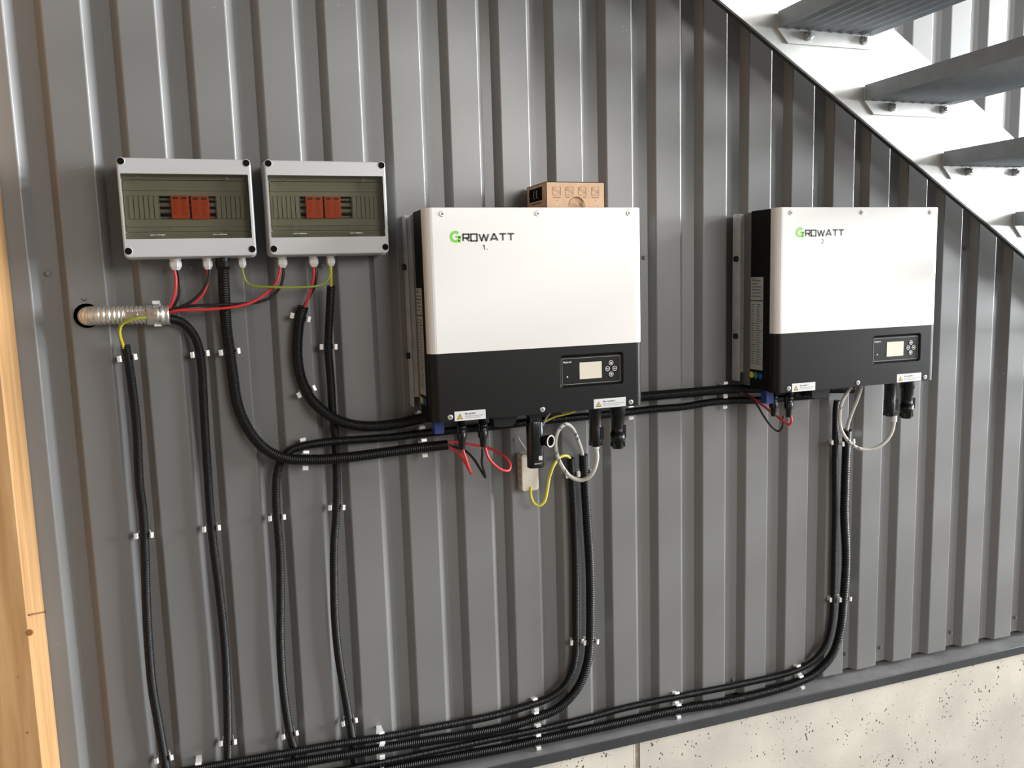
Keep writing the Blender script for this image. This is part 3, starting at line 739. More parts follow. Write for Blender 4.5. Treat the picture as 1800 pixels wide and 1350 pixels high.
def enclosure(x0, z0, mods, ap, glands, label):
    W, H, F = 0.252, 0.195, -0.090
    x1, z1 = x0 + W, z0 + H
    root = empty('distribution_box', (x0 + W / 2, -0.045, z0), label, 'electrical box', 'surge protection boxes on the wall')
    b = B()
    b.rprism(x0 - 0.003, x1 + 0.002, z0 - 0.002, z1 + 0.002, -0.0008, -0.058, 0.010, 'white_abs', 5)
    b.build('base', root)
    # cover: frame with a recessed window opening
    b = B()
    wx0, wx1, wz0, wz1 = x0 + 0.0048, x1 - 0.0065, z0 + 0.0365, z0 + 0.1648
    outer = [rrect(x0, x1, z0, z1, 0.009, 5)]
    b.loops([[(x, -0.058, z) for x, z in outer[0]], [(x, F + 0.003, z) for x, z in outer[0]],
             [(x, F + 0.0008, z) for x, z in rrect(x0 + 0.001, x1 - 0.001, z0 + 0.001, z1 - 0.001, 0.008, 5)],
             [(x, F, z) for x, z in rrect(x0 + 0.003, x1 - 0.003, z0 + 0.003, z1 - 0.003, 0.006, 5)]], 'white_abs', True, False)
    hole = rrect(wx0, wx1, wz0, wz1, 0.002, 5)
    ring = rrect(x0 + 0.003, x1 - 0.003, z0 + 0.003, z1 - 0.003, 0.006, 5)
    b.loops([[(x, F, z) for x, z in ring], [(x, F, z) for x, z in hole], [(x, F + 0.026, z) for x, z in hole]], 'white_abs', False, False)
    cv = b.build('cover', root)
    for hx, hz in ((0.0083, 0.1882), (0.2437, 0.1880), (0.2440, 0.0136), (0.0085, 0.0132)):
        b = B()
        b.lathe((x0 + hx, F + 0.001, z0 + hz), (x0 + hx, F - 1, z0 + hz), [(0, 0.0078), (0.0014, 0.0078), (0.0014, 0.0066)], 'white_abs', 20, True, True, False)
        b.lathe((x0 + hx, F - 0.0003, z0 + hz), (x0 + hx, F - 1, z0 + hz), [(0, 0.0068), (0.0002, 0.0068)], 'hole', 20)
        b.build('corner_plug', cv)
    # inner panel behind the lid with break-out strips left and right of the aperture
    yi = -0.068
    ax0, ax1, az0, az1 = x0 + ap[0], x0 + ap[1], z0 + 0.0770, z0 + 0.1235
    b = B()
    for q in ((wx0, ax0, az0, az1), (ax1, wx1, az0, az1), (wx0, wx1, wz0, az0), (wx0, wx1, az1, wz1)):
        b.box(q[0], q[1], yi + 0.003, yi, q[2], q[3], 'panel_grey')
    b.rprism(wx0 + 0.004, wx1 - 0.004, z0 + 0.062, z0 + 0.0655, yi, yi - 0.0025, 0.001, 'panel_grey')
    b.rprism(wx0 + 0.004, wx1 - 0.004, z0 + 0.134, z0 + 0.1365, yi, yi - 0.0025, 0.001, 'panel_grey')
    pn = b.build('inner_panel', root)
    for a, e in ((x0 + 0.014, ax0 - 0.001), (ax1 + 0.001, x1 - 0.016)):
        k = max(1, round((e - a) / 0.0088))
        w = (e - a) / k
        for j in range(k):
            b = B()
            b.box(a + j * w + 0.0007, a + (j + 1) * w - 0.0007, yi + 0.0005, yi - 0.0016, az0 + 0.0005, az1 - 0.0005, 'panel_grey')
            b.build('break_out_strip', pn)
        b = B()
        b.box(a, e, yi + 0.0002, yi - 0.0002, az0, az1, 'panel_slot')
        b.build('slot_line', pn)
    b = B()
    b.box(ax0 - 0.01, ax1 + 0.01, -0.02, -0.024, az0 - 0.004, az1 + 0.004, 'hole')
    b.build('rear_plate', root)
    b = B()
    b.box(ax0 - 0.006, ax1 + 0.006, -0.024, -0.030, z0 + 0.083, z0 + 0.0885, 'galv')
    b.box(ax0 - 0.006, ax1 + 0.006, -0.024, -0.030, z0 + 0.1095, z0 + 0.115, 'galv')
    b.box(ax0 - 0.006, ax1 + 0.006, -0.024, -0.0255, z0 + 0.0885, z0 + 0.1095, 'galv')
    b.build('din_rail', root)
    for zz in (0.0805, 0.0935, 0.1065, 0.1175):
        b = B()
        b.cyl((ax0 - 0.004, -0.058, z0 + zz), (ax1 + 0.004, -0.058, z0 + zz), 0.0046 if 0.085 < zz < 0.11 else 0.0026, 'terminal', 12)
        b.build('terminal_bar', root)
    for m0, m1, dz in mods:
        b = B()
        b.rprism(x0 + m0, x0 + m1, az0 + dz, az1 + dz, -0.0630, -0.0725, 0.0012, 'orange', 2, 0.0008)
        sp = b.build('surge_protector', root)
        for c in (0.26, 0.74):
            cx = x0 + m0 + (m1 - m0) * c
            b = B()
            b.box(cx - 0.0050, cx + 0.0050, -0.0724, -0.0729, az1 + dz - 0.0075, az1 + dz - 0.0030, 'olive')
            b.build('status_window', sp)
            b = B()
            for r in range(7):
                zz = az1 + dz - 0.012 - r * 0.0042
                w = random.uniform(0.0028, 0.0055)
                b.box(cx - 0.0055, cx - 0.0055 + 2 * w, -0.0724, -0.0727, zz - 0.0005, zz + 0.0005, 'orange_dk')
            b.build('fine_print', sp)
    # smoked hinged lid
    lx0, lx1, lz0, lz1 = wx0 + 0.0025, wx1 - 0.0015, z0 + 0.0500, z0 + 0.1520
    b = B()
    b.rprism(lx0, lx1, lz0, lz1, F + 0.0045, F + 0.0015, 0.004, 'smoked', 4, 0.0008)
    b.box(wx0 + 0.0006, wx1 - 0.0006, F + 0.0060, F + 0.0035, lz1 + 0.0010, wz1 - 0.0004, 'smoked')
    b.box(wx0 + 0.0006, wx1 - 0.0006, F + 0.0060, F + 0.0035, wz0 + 0.0004, lz0 - 0.0010, 'smoked')
    lid = b.build('smoked_lid', root)
    b = B()
    ol = rrect(lx0, lx1, lz0, lz1, 0.004, 4)
    b.strip(ol, 0.0011, F + 0.0010, 'hole', 0.0004, True)
    b.build('lid_gap', lid)
    for nx in (0.0665, 0.185):
        b = B()
        arch = rrect(x0 + nx - 0.0205, x0 + nx + 0.0205, lz0 - 0.002, lz0 + 0.0098, 0.0055, 5)
        b.strip(arch[:12], 0.0012, F + 0.0008, 'panel_slot', 0.0006)
        b.build('finger_notch', lid)
        b = B()
        b.box(x0 + nx - 0.016, x0 + nx + 0.012, F + 0.0033, F + 0.0024, lz0 - 0.0064, lz0 - 0.0046, 'label_grey')
        b.cyl((x0 + nx - 0.004, F + 0.001, lz0 - 0.0055), (x0 + nx + 0.006, F + 0.001, lz0 - 0.0055), 0.0016, 'galv', 8)
        b.build('latch', lid)
    for nx in (0.036, 0.204):
        b = B()
        b.box(x0 + nx - 0.0022, x0 + nx + 0.0022, F + 0.0034, F + 0.0022, lz1 + 0.001, lz1 + 0.0075, 'panel_slot')
        b.build('hinge', lid)
    for gx, r, L, mk in glands:
        b = B()
        gland(b, gx, -0.045, z0 - 0.0015, r, L, mk)
        b.build('cable_gland', root, 'black conduit gland' if mk == 'black' else None)
    return root


enclosure(-0.7755, 1.7205, [(0.0930, 0.1272, 0.0005), (0.1314, 0.1658, -0.0005)], (0.0712, 0.1790),
          [(-.684, .0115, .017, 'white_nylon'), (-.6213, .0095, .017, 'white_nylon'), (-.5907, .0140, .022, 'black'), (-.5523, .0078, .015, 'white_nylon')],
          'grey-white box with smoked lid and four glands, left one nearest the timber post')
enclosure(-0.4965, 1.7205, [(0.0812, 0.1162, 0), (0.1202, 0.1548, 0)], (0.0695, 0.1788),
          [(-.4698, .0098, .017, 'white_nylon'), (-.4038, .0095, .017, 'white_nylon'), (-.3665, .0088, .016, 'white_nylon')],
          'grey-white box with smoked lid and three glands, right one towards the inverters')

# ------------------------------------------------------------------ inverters


def stroke_word(b, x0, z0, h, total, y, mk):
    """squared wide capitals R O W A T T drawn as strokes."""
    L = {'R': (0.92, [[(0, 0), (0, 1), (.84, 1), (.84, .45), (0, .45)], [(.42, .45), (.9, 0)]]),
         'O': (1.0, [[(0, .08), (0, 1), (.9, 1), (.9, 0), (0, 0), (0, .2)]]),
         'W': (1.45, [[(0, 1), (.36, 0), (.70, .9), (1.04, 0), (1.40, 1)]]),
         'A': (1.15, [[(0, 0), (.52, 1), (.60, 1), (1.1, 0)], [(.25, .28), (.86, .28)]]),
         'T': (1.0, [[(0, 1), (1.0, 1)], [(.5, 1), (.5, 0)]])}
    word, gap = 'ROWATT', 0.22
    tw = sum(L[c][0] for c in word) + gap * (len(word) - 1)
    k = total / tw
    w = h * 0.20
    x = x0
    for c in word:
        for pl in L[c][1]:
            pts = [(x + px * k, z0 + w / 2 + pz * (h - w)) for px, pz in pl]
            b.strip(pts, w, y, mk)
            for px, pz in pts[1:-1]:
                b.prism_y(circle(px, pz, w / 2, 8), y + 0.0003, y, mk)
        x += (L[c][0] + gap) * k


def big_g(b, cx, cz, r, w, y, mk):
    n = 26
    a0, a1 = math.radians(48), math.radians(318)
    o, i = [], []
    for k in range(n + 1):
        a = a0 + (a1 - a0) * k / n
        o.append((cx + r * math.cos(a), cz + r * math.sin(a)))
        i.append((cx + (r - w) * math.cos(a), cz + (r - w) * math.sin(a)))
    for k in range(n):
        b.prism_y([o[k], o[k + 1], i[k + 1], i[k]][::-1], y + 0.0003, y, mk)
    b.prism_y([(cx, cz - w * 0.42), (cx + r * 0.92, cz - w * 0.42), (cx + r * 0.92, cz + w * 0.42), (cx, cz + w * 0.42)], y + 0.0003, y, mk)
    b.prism_y([(cx + r * 0.92 - w, cz - r), (cx + r * 0.92, cz - r), (cx + r * 0.92, cz), (cx + r * 0.92 - w, cz)], y + 0.0003, y, mk)


def inverter(x0, z1, number, label):
    W, H, F, SPLIT = 0.516, 0.4618, -0.1742, 0.3120
    x1, z0 = x0 + W, z1 - H
    root = empty('solar_inverter', (x0 + W / 2, -0.087, z0), label, 'inverter', 'wall-mounted inverters')
    b = B()     # galvanised hanging bracket with side flanges
    b.box(x0 - 0.008, x1 + 0.008, -0.0012, -0.0036, z0 + 0.060, z1 - 0.006, 'bracket')
    for xa, xb in ((x0 - 0.0105, x0 - 0.0080), (x1 + 0.0080, x1 + 0.0105)):
        b.prism_x([(y, z) for y, z in rrect(-0.0345, -0.0012, z0 + 0.017, z1 - 0.0045, 0.004, 4)], xa, xb, 'bracket')
    for xa, xb in ((x0 - 0.007, x0 + 0.008), (x1 - 0.008, x1 + 0.007)):
        b.box(xa, xb, -0.0036, -0.0312, z0 + 0.040, z1 - 0.006, 'bracket')
    br = b.build('mounting_bracket', root)
    for v in (-0.121, -0.325):
        b = B()
        b.lathe((x0 - 0.0105, -0.0215, z1 + v), (x0 - 1, -0.0215, z1 + v), [(0, 0.0075), (0.007, 0.0075), (0.0085, 0.005)], 'black', 14)
        b.build('bracket_knob', br)
    b = B()
    b.rprism(x0 + 0.0045, x1 - 0.0045, z0 + 0.006, z1 - 0.003, -0.0310, -0.066, 0.003, 'chassis_grey', 2)
    b.build('heat_sink', root)
    b = B()
    b.rprism(x0 + 0.0015, x1 - 0.0015, z0 + 0.001, z1 - 0.001, -0.066, -0.1500, 0.002, 'chassis', 2)
    b.build('housing', root)
    # front cover halves, bent around rounded vertical edges
    R = 0.018

    def cover_poly():
        left = [(x0 + R - R * math.cos(math.radians(a)), F + R - R * math.sin(math.radians(a))) for a in range(0, 91, 15)]
        right = [(x1 - R + R * math.sin(math.radians(a)), F + R - R * math.cos(math.radians(a))) for a in range(0, 91, 15)]
        return [(x0, -0.1490)] + left + right + [(x1, -0.1490)]
    b = B()
    poly = cover_poly()
    n = len(poly)
    zb, zt = z1 - SPLIT + 0.0006, z1
    inset = [(x + (0.0012 if x < (x0 + x1) / 2 else -0.0012), y + 0.0012 if y < -0.15 else y) for x, y in poly]
    for i in range(n - 1):
        b.add([(*poly[i], zb), (*poly[i + 1], zb), (*poly[i + 1], zt - 0.0014), (*poly[i], zt - 0.0014)], [(0, 1, 2, 3)], 'cover_white', True)
        b.add([(*poly[i], zt - 0.0014), (*poly[i + 1], zt - 0.0014), (*inset[i + 1], zt), (*inset[i], zt)], [(0, 1, 2, 3)], 'cover_white')
    b.add([(*p, zt) for p in inset], [tuple(range(n))], 'cover_white')
    b.add([(*p, zb) for p in poly], [tuple(range(n))[::-1]], 'cover_white')
    b.build('upper_cover', root)
    b = B()
    zb, zt = z0, z1 - SPLIT - 0.0006
    hx0, hx1, hz0, hz1 = x0 + 0.3035, x0 + 0.4640, z1 - 0.4065, z1 - 0.3310
    fl, frr = x0 + R, x1 - R
    for i in range(n - 1):
        if poly[i][1] <= F + 1e-6 and poly[i + 1][1] <= F + 1e-6:
            hole = rrect(hx0, hx1, hz0, hz1, 0.007, 5)
            inner = rrect(hx0 + 0.0055, hx1 - 0.0055, hz0 + 0.0045, hz1 - 0.0060, 0.004, 5)
            frame_with_hole(b, fl, frr, zb, zt, hole, F, 'cover_dark', F + 0.0065, inner)
        else:
            b.add([(*poly[i], zb), (*poly[i + 1], zb), (*poly[i + 1], zt), (*poly[i], zt)], [(0, 1, 2, 3)], 'cover_dark', True)
    b.add([(*p, zb) for p in poly], [tuple(range(n))[::-1]], 'cover_dark')
    b.build('lower_cover', root)
    # control panel set into the recess
    yp = F + 0.0045
    b = B()
    b.rprism(hx0 + 0.0052, hx1 - 0.0052, hz0 + 0.0042, hz1 - 0.0058, F + 0.0068, yp, 0.0035, 'cover_dark', 4)
    cp = b.build('control_panel', root)
    b = B()
    b.strip(rrect(x0 + 0.3098, x0 + 0.4572, z1 - 0.3997, z1 - 0.3400, 0.0010, 1), 0.0007, yp - 0.0003, 'panel_line', 0.0003, True)
    b.build('outline', cp)
    b = B()
    b.rprism(x0 + 0.3535, x0 + 0.4095, z1 - 0.3893, z1 - 0.3507, yp, yp - 0.0006, 0.0008, 'lcd', 2)
    b.build('screen', cp)
    for u, v, kind in ((.4336, -.3557, 'up'), (.4245, -.3692, 'esc'), (.4428, -.3694, 'ok'), (.4336, -.3823, 'down')):
        b = B()
        cx, cz = x0 + u, z1 + v
        b.lathe((cx, yp, cz), (cx, -1, cz), [(0, 0.0060), (0.0008, 0.0056)], 'cover_dark', 18)
        b.strip(circle(cx, cz, 0.0053, 18), 0.0009, yp - 0.0011, 'print_white', 0.0003, True)
        if kind == 'up':
            b.prism_y([(cx - 0.003, cz - 0.002), (cx + 0.003, cz - 0.002), (cx, cz + 0.0032)], yp - 0.0008, yp - 0.0011, 'print_white')
        elif kind == 'down':
            b.prism_y([(cx - 0.003, cz + 0.002), (cx, cz - 0.0032), (cx + 0.003, cz + 0.002)], yp - 0.0008, yp - 0.0011, 'print_white')
        else:
            st = {'esc': [[(-.0012, .0012), (-.0030, .0012), (-.0030, -.0012), (-.0012, -.0012)], [(-.0030, 0), (-.0015, 0)],
                          [(.0006, .0012), (-.0006, .0008), (.0006, -.0006), (-.0006, -.0012)], [(.0028, .0012), (.0013, .0012), (.0013, -.0012), (.0028, -.0012)]],
                  'ok': [[(-.0026, .0013), (-.0006, .0013), (-.0006, -.0013), (-.0026, -.0013), (-.0026, .0013)], [(.0006, .0014), (.0006, -.0014)],
                         [(.0025, .0014), (.0007, 0), (.0025, -.0014)]]}[kind]
            for pl in st:
                b.strip([(cx + p, cz + q) for p, q in pl], 0.0006, yp - 0.0011, 'print_white')
        b.build('button', cp)
    b = B()
    b.lathe((x0 + .3229, yp, z1 - .3821), (x0 + .3229, -1, z1 - .3821), [(0, 0.0019), (0.0006, 0.0016)], 'print_white', 12)
    b.build('status_light', cp)
    text_mesh('panel_lettering', 'Hybrid', x0 + 0.3130, z1 - 0.3500, 0.0042, yp - 0.0004, 'print_white', cp, 0.0195, 0.012)
    for u in (0.0402, 0.2572, 0.4812):
        for v in (-0.0134, -0.4518):
            b = B()
            c = (x0 + u + (0.0005 if v < -.1 else 0), z1 + v)
            b.lathe((c[0], F + 0.0004, c[1]), (c[0], -1, c[1]), [(0, 0.0062), (0.0014, 0.0060), (0.0020, 0.0048)], 'galv', 18)
            b.lathe((c[0], F - 0.0016, c[1]), (c[0], -1, c[1]), [(0, 0.0033), (0.0006, 0.0033)], 'chassis_grey', 6, False)
            b.build('screw', root)
    # logo, hand-written number
    ys = F - 0.0003
    b = B()
    big_g(b, x0 + 0.0680, z1 - 0.0617, 0.0126, 0.0058, ys, 'logo_green')
    b.build('logo_initial', root, 'bold green initial letter of the logo')
    b = B()
    stroke_word(b, x0 + 0.0848, z1 - 0.0728, 0.0180, 0.1165, ys, 'logo_grey')
    b.build('logo_letters', root, 'dark grey squared capital letters')
    b = B()
    if number == 1:
        b.strip([(x0 + .1285, z1 - .0822), (x0 + .1318, z1 - .0800), (x0 + .1322, z1 - .0898)], 0.0017, ys, 'ink')
        b.prism_y(circle(x0 + .1378, z1 - .0892, 0.0011, 10), ys + 0.0003, ys, 'ink')
    else:
        b.strip([(x0 + .1342, z1 - .0812), (x0 + .1362, z1 - .0795), (x0 + .1388, z1 - .0802), (x0 + .1392, z1 - .0825), (x0 + .1372, z1 - .0862),
                 (x0 + .1338, z1 - .0895), (x0 + .1400, z1 - .0890)], 0.0011, ys, 'logo_grey')
        b.prism_y(circle(x0 + .1475, z1 - .0892, 0.0008, 10), ys + 0.0003, ys, 'logo_grey')
    b.build('handwritten_number', root)
    # warning stickers
    for u0, u1, v0, v1, l2, l3 in ((.0508, .1222, -.4616, -.4404, 'Max battery voltage 60VDC,', 'do not exceed this limit!'),
                                   (.3862, .4688, -.4602, -.4384, 'Please don\'t connect AC terminal,', 'EPS output together.')):
        b = B()
        b.box(x0 + u0, x0 + u1, F, F - 0.0004, z1 + v0, z1 + v1, 'label')
        lb = b.build('warning_label', root)
        h = v1 - v0
        b = B()
        cx, cz = x0 + u0 + 0.0125, z1 + v0 + h * 0.44
        yl = F - 0.0007
        for s, mk, dy in ((0.0068, 'ink', 0), (0.0050, 'warn', -0.0002)):
            b.prism_y([(cx - s, cz - s * 0.85), (cx + s, cz - s * 0.85), (cx, cz + s * 0.95)], yl + dy + 0.0003, yl + dy, mk)
        b.strip([(cx, cz + 0.0020), (cx, cz - 0.0012)], 0.0012, yl - 0.0004, 'ink')
        b.strip([(cx, cz - 0.0022), (cx, cz - 0.0034)], 0.0012, yl - 0.0004, 'ink')
        b.build('warning_triangle', lb)
        tw = (u1 - u0) - 0.0285
        text_mesh('label_lettering', 'Be careful !', x0 + u0 + 0.0245, z1 + v0 + h * 0.62, 0.0036, yl, 'ink', lb, tw * 0.58, 0.02)
        text_mesh('label_lettering', l2, x0 + u0 + 0.0245, z1 + v0 + h * 0.40, 0.0021, yl, 'logo_grey', lb, tw)
        text_mesh('label_lettering', l3, x0 + u0 + 0.0245, z1 + v0 + h * 0.22, 0.0021, yl, 'logo_grey', lb, tw * 0.8)
    # rating plate on the left side of the housing
    xs = x0 + 0.0015
    b = B()
    b.box(xs - 0.0005, xs, -0.0670, -0.1195, z1 - 0.409, z1 - 0.1695, 'label_grey')
    rl = b.build('rating_label', root)
    b = B()
    xi = xs - 0.0008

    def dash(ya, yb, z, h):
        b.box(xi, xi + 0.0003, ya, yb, z - h / 2, z + h / 2, 'ink')
    dash(-0.0675, -0.1190, z1 - 0.2300, 0.0026)
    for r in range(6):
        dash(-0.0715, -0.0715 - random.uniform(.025, .042), z1 - 0.1790 - r * 0.0078, 0.0018)
    for r in range(26):
        z = z1 - 0.2400 - r * 0.0061
        dash(-0.0700, -0.0700 - random.uniform(.010, .022), z, 0.0014)
        dash(-0.0960, -0.0960 - random.uniform(.008, .020), z, 0.0014)
    dash(-0.0935, -0.0941, z1 - 0.318, 0.158)
    b.build('fine_print', rl)
    text_mesh('label_lettering', 'GROWATT', -0.0715, z1 - 0.1765, 0.0034, xi, 'ink', rl, 0.020, 0.02, plane='x')
    text_mesh('label_lettering', 'CE', -0.1080, z1 - 0.2265, 0.0050, xi, 'ink', rl, 0.008, plane='x')
    for y, mk in ((-0.0730, 'dot_yellow'), (-0.0905, 'dot_green'), (-0.1110, 'dot_blue')):
        b = B()
        b.lathe((xs, y, z1 - 0.4240), (xs - 1, y, z1 - 0.4240), [(0, 0.0085), (0.0005, 0.0085)], mk, 20)
        b.build('round_sticker', root)
    # sockets and plugs under the housing
    zs = z0 + 0.001

    def plug(name, u, y, prof, mk, n=16, smooth=True, lab=None):
        bb = B()
        bb.lathe((x0 + u, y, zs), (x0 + u, y, zs - 1), prof, mk, n, smooth)
        return bb, name, lab
    b = B()
    b.rprism(x0 + 0.020, x0 + 0.042, zs - 0.038, zs, -0.088, -0.112, 0.002, 'blue', 2)
    b.build('battery_socket', root, 'navy blue terminal block')
    if number == 1:
        pv = ((0.0790, -0.125), (0.1292, -0.125))
    else:
        pv = ((0.0550, -0.095), (0.0800, -0.125))
    for u, y in pv:
        bb = B()
        bb.lathe((x0 + u, y, zs), (x0 + u, y, zs - 1), [(0, .0085), (.022, .0085), (.022, .0098), (.027, .0098), (.027, .0080), (.034, .0080), (.036, .0102), (.052, .0102), (.056, .0080), (.070, .0074), (.075, .0062)], 'black', 14)
        for sx in (-1, 1):
            bb.box(x0 + u + sx * 0.0080, x0 + u + sx * 0.0110, y - 0.004, y + 0.004, zs - 0.046, zs - 0.020, 'black')
        for k in range(8):
            a = k * math.pi / 4
            bb.box(x0 + u + 0.0100 * math.cos(a) - 0.0012, x0 + u + 0.0100 * math.cos(a) + 0.0012, y + 0.0100 * math.sin(a) - 0.0012, y + 0.0100 * math.sin(a) + 0.0012, zs - 0.052, zs - 0.037, 'black')
        bb.build('pv_connector', root)
    if number == 2:
        for u, w, mk, L in ((0.123, 0.010, 'blue', 0.026), (0.146, 0.009, 'black', 0.032)):
            b = B()
            b.rprism(x0 + u - w, x0 + u + w, zs - L, zs, -0.060, -0.078, 0.002, mk, 2)
            b.build('spare_socket', root)
    b = B()
    b.prism_y([(x0 + .155, zs), (x0 + .160, zs - .030), (x0 + .172, zs - .034), (x0 + .205, zs - .034), (x0 + .214, zs - .022), (x0 + .222, zs)], -0.080, -0.118, 'black')
    b.build('bulkhead_port', root)
    for u, r, prof, nm in ((0.4120, 1, [(0, .0165), (.012, .0165), (.014, .0150), (.055, .0150), (.058, .0158), (.085, .0158), (.094, .0140), (.100, .0100)], 'grid_plug'),
                           (0.4710, 1, [(0, .0195), (.026, .0195), (.028, .0168), (.060, .0160), (.072, .0160), (.072, .0182), (.090, .0182), (.094, .0145), (.110, .0140)], 'backup_plug')):
        bb = B()
        bb.lathe((x0 + u, -0.125, zs), (x0 + u, -0.125, zs - 1), prof, 'black', 18)
        bb.prism_y([(x0 + u + 0.006, zs - 0.052), (x0 + u + 0.0150, zs - 0.052), (x0 + u + 0.0150, zs - 0.082), (x0 + u + 0.006, zs - 0.082)], -0.1345, -0.1400, 'black_gloss')
        ob = bb.build(nm, root)
        for k in range(6):
            a = math.radians(30 + 60 * k)
            c2 = B()
            rr_ = 0.0168 if nm == 'backup_plug' else 0.0152
            zc = zs - (0.098 if nm == 'backup_plug' else 0.090)
            cx, cy = x0 + u + rr_ * 0.92 * math.cos(a), -0.125 + rr_ * 0.92 * math.sin(a)
            c2.box(cx - 0.0018, cx + 0.0018, cy - 0.0018, cy + 0.0018, zc - 0.008, zc + 0.004, 'black')
            c2.build('grip_rib', ob)
    return root, zs


inv1, ZS = inverter(-0.1841, 1.8117, 1, 'white and charcoal inverter numbered 1 with a cardboard box on top')
inv2, _ = inverter(0.7030, 1.8122, 2, 'white and charcoal inverter numbered 2 under the staircase')

# tethered dust cap hanging at the data stick of the first inverter
CAP0, CAP1 = (0.1048, -0.1075, 1.2733), (0.1128, -0.1220, 1.2733)
b = B()
b.lathe(CAP0, CAP1, [(0, .0125), (.010, .0135), (.010, .0150), (.0165, .0150), (.0165, .0115), (.008, .0110)], 'black', 22, True, True, True)
cap = b.build('port_cap', inv1)
b = B()
ring_c, ring_d = Vector(CAP0), (Vector(CAP1) - Vector(CAP0)).normalized()
ra = ring_d.orthogonal().normalized()
rb = ring_d.cross(ra)
pts = [ring_c + ring_d * 0.0165 + (ra * math.cos(2 * math.pi * k / 28) + rb * math.sin(2 * math.pi * k / 28)) * 0.0132 for k in range(29)]
tube_rings(b, pts, 0.0018, 'print_white', 8, False)
b.build('white_seal', cap)
b = B()
tube_rings(b, spline([(0.0800, -0.1215, 1.3320), (0.0830, -0.1225, 1.3050), (0.0900, -0.1215, 1.2860), (0.1048, -0.1075, 1.2813)], 0.003), 0.0012, 'black', 6)
b.build('tether', cap)

# data stick
dx, dy = 0.0815, -0.1000
st = empty('data_stick', (dx, dy, 1.2090), 'glossy black data stick plugged under the first inverter', 'dongle')
b = B()
sec = [(dx + 0.0205 * math.copysign(abs(math.cos(a)) ** 0.75, math.cos(a)), dy + 0.0140 * math.copysign(abs(math.sin(a)) ** 0.75, math.sin(a))) for a in [2 * math.pi * k / 28 for k in range(28)]]


def sq(f, z):
    return [(dx + (x - dx) * f, dy + (y - dy) * f, z) for x, y in sec]


b.loops([sq(.88, 1.2090), sq(.97, 1.2100), sq(1, 1.2125), sq(1, 1.3180), sq(.95, 1.3200)], 'black_gloss', smooth=True)
bd = b.build('body', st)
b = B()
b.rprism(dx - 0.0155, dx + 0.0140, 1.3195, 1.3335, dy + 0.011, dy - 0.011, 0.002, 'black', 2)
b.rprism(dx - 0.0180, dx + 0.0165, 1.3325, 1.3515, dy + 0.012, dy - 0.012, 0.002, 'black', 2)
b.build('collar', st)
b = B()
b.prism_y(rrect(dx + 0.0030, dx + 0.0120, 1.2285, 1.2385, 0.0006, 1), dy - 0.0138, dy - 0.0146, 'label')
lb = b.build('small_sticker', st)
yl = dy - 0.0152
text_mesh('lettering', 'GROWATT', dx - 0.0085, 1.2190, 0.0034, yl, 'silver_print', st, 0.0190, 0.02)
b = B()
b.lathe((dx + 0.0055, dy - 0.0136, 1.2860), (dx + 0.0055, -1, 1.2860), [(0, 0.0009), (0.0010, 0.0009)], 'print_white', 8)
b.build('indicator', st)

# junction box
jb = empty('junction_box', (0.0915, -0.0150, 1.1334), 'small ivory junction box hanging behind the black data stick', 'junction box')
b = B()
b.rprism(0.0700, 0.1150, 1.1325, 1.2275, -0.0010, -0.0140, 0.006, 'beige', 4)
b.build('back_shell', jb)
b = B()
b.rprism(0.0705, 0.1145, 1.1330, 1.2270, -0.0145, -0.0300, 0.007, 'beige', 4, 0.002)
b.build('front_shell', jb)
b = B()
for k in range(4):
    b.box(0.0690, 0.0702, -0.024, -0.008, 1.148 + k * 0.019, 1.157 + k * 0.019, 'panel_grey')
b.build('side_vent', jb)

# cardboard box on the first inverter
cb = empty('cardboard_box', (0.181, -0.078, 1.8122), 'small brown cardboard box lying on top of the first inverter', 'box')
x0, x1, y0, y1, z0, z1 = 0.1085, 0.2535, -0.0155, -0.1400, 1.8122, 1.8718
b = B()
t = 0.0015
ring = rrect(0.1655, 0.2000, 1.8055 + 0.0078, 1.8388, 0.0120, 5)
arch = [(0.1640 + 0.0385 * k / 24, 0) for k in range(25)]
cxh, rh = 0.1830, 0.0195
arc = [(cxh - rh * math.cos(math.pi * k / 20), 1.8190 + rh * math.sin(math.pi * k / 20)) for k in range(21)]
low = [(cxh - rh, z0), *arc, (cxh + rh, z0)]
# front face with the punched half-round opening
b.add([(x0, y1, z0), (low[0][0], y1, z0), (arc[0][0], y1, arc[0][1]), (x0, y1, z1)], [(0, 1, 2, 3)], 'card')
b.add([(x1, y1, z0), (x1, y1, z1), (arc[-1][0], y1, arc[-1][1]), (low[-1][0], y1, z0)], [(0, 1, 2, 3)], 'card')
for k in range(20):
    f0, f1 = k / 20, (k + 1) / 20
    b.add([(arc[k][0], y1, arc[k][1]), (arc[k + 1][0], y1, arc[k + 1][1]), (x0 + (x1 - x0) * f1, y1, z1), (x0 + (x1 - x0) * f0, y1, z1)], [(0, 1, 2, 3)], 'card')
b.strip(arc, 0.0013, y1 - 0.0003, 'card_print')
for k in range(20):
    b.add([(arc[k][0], y1, arc[k][1]), (arc[k + 1][0], y1, arc[k + 1][1]), (arc[k + 1][0], y1 + t, arc[k + 1][1]), (arc[k][0], y1 + t, arc[k][1])], [(0, 1, 2, 3)], 'card_print')
b.box(x0, x1, y0 - t, y0, z0, z1, 'card')
b.box(x0, x0 + t, y0, y1, z0, z1, 'card')
b.box(x1 - t, x1, y0, y1, z0, z1, 'card')
b.box(x0, x1, y0, y1, z0, z0 + t, 'card')
b.box(x0, x1, y0, y1, z1 - t, z1, 'card')
b.build('carton', cb)
b = B()
b.box(0.160, 0.206, y1 + 0.004, y1 + 0.0055, z0 + t, z0 + 0.034, 'card')
b.build('inner_flap', cb)
b = B()
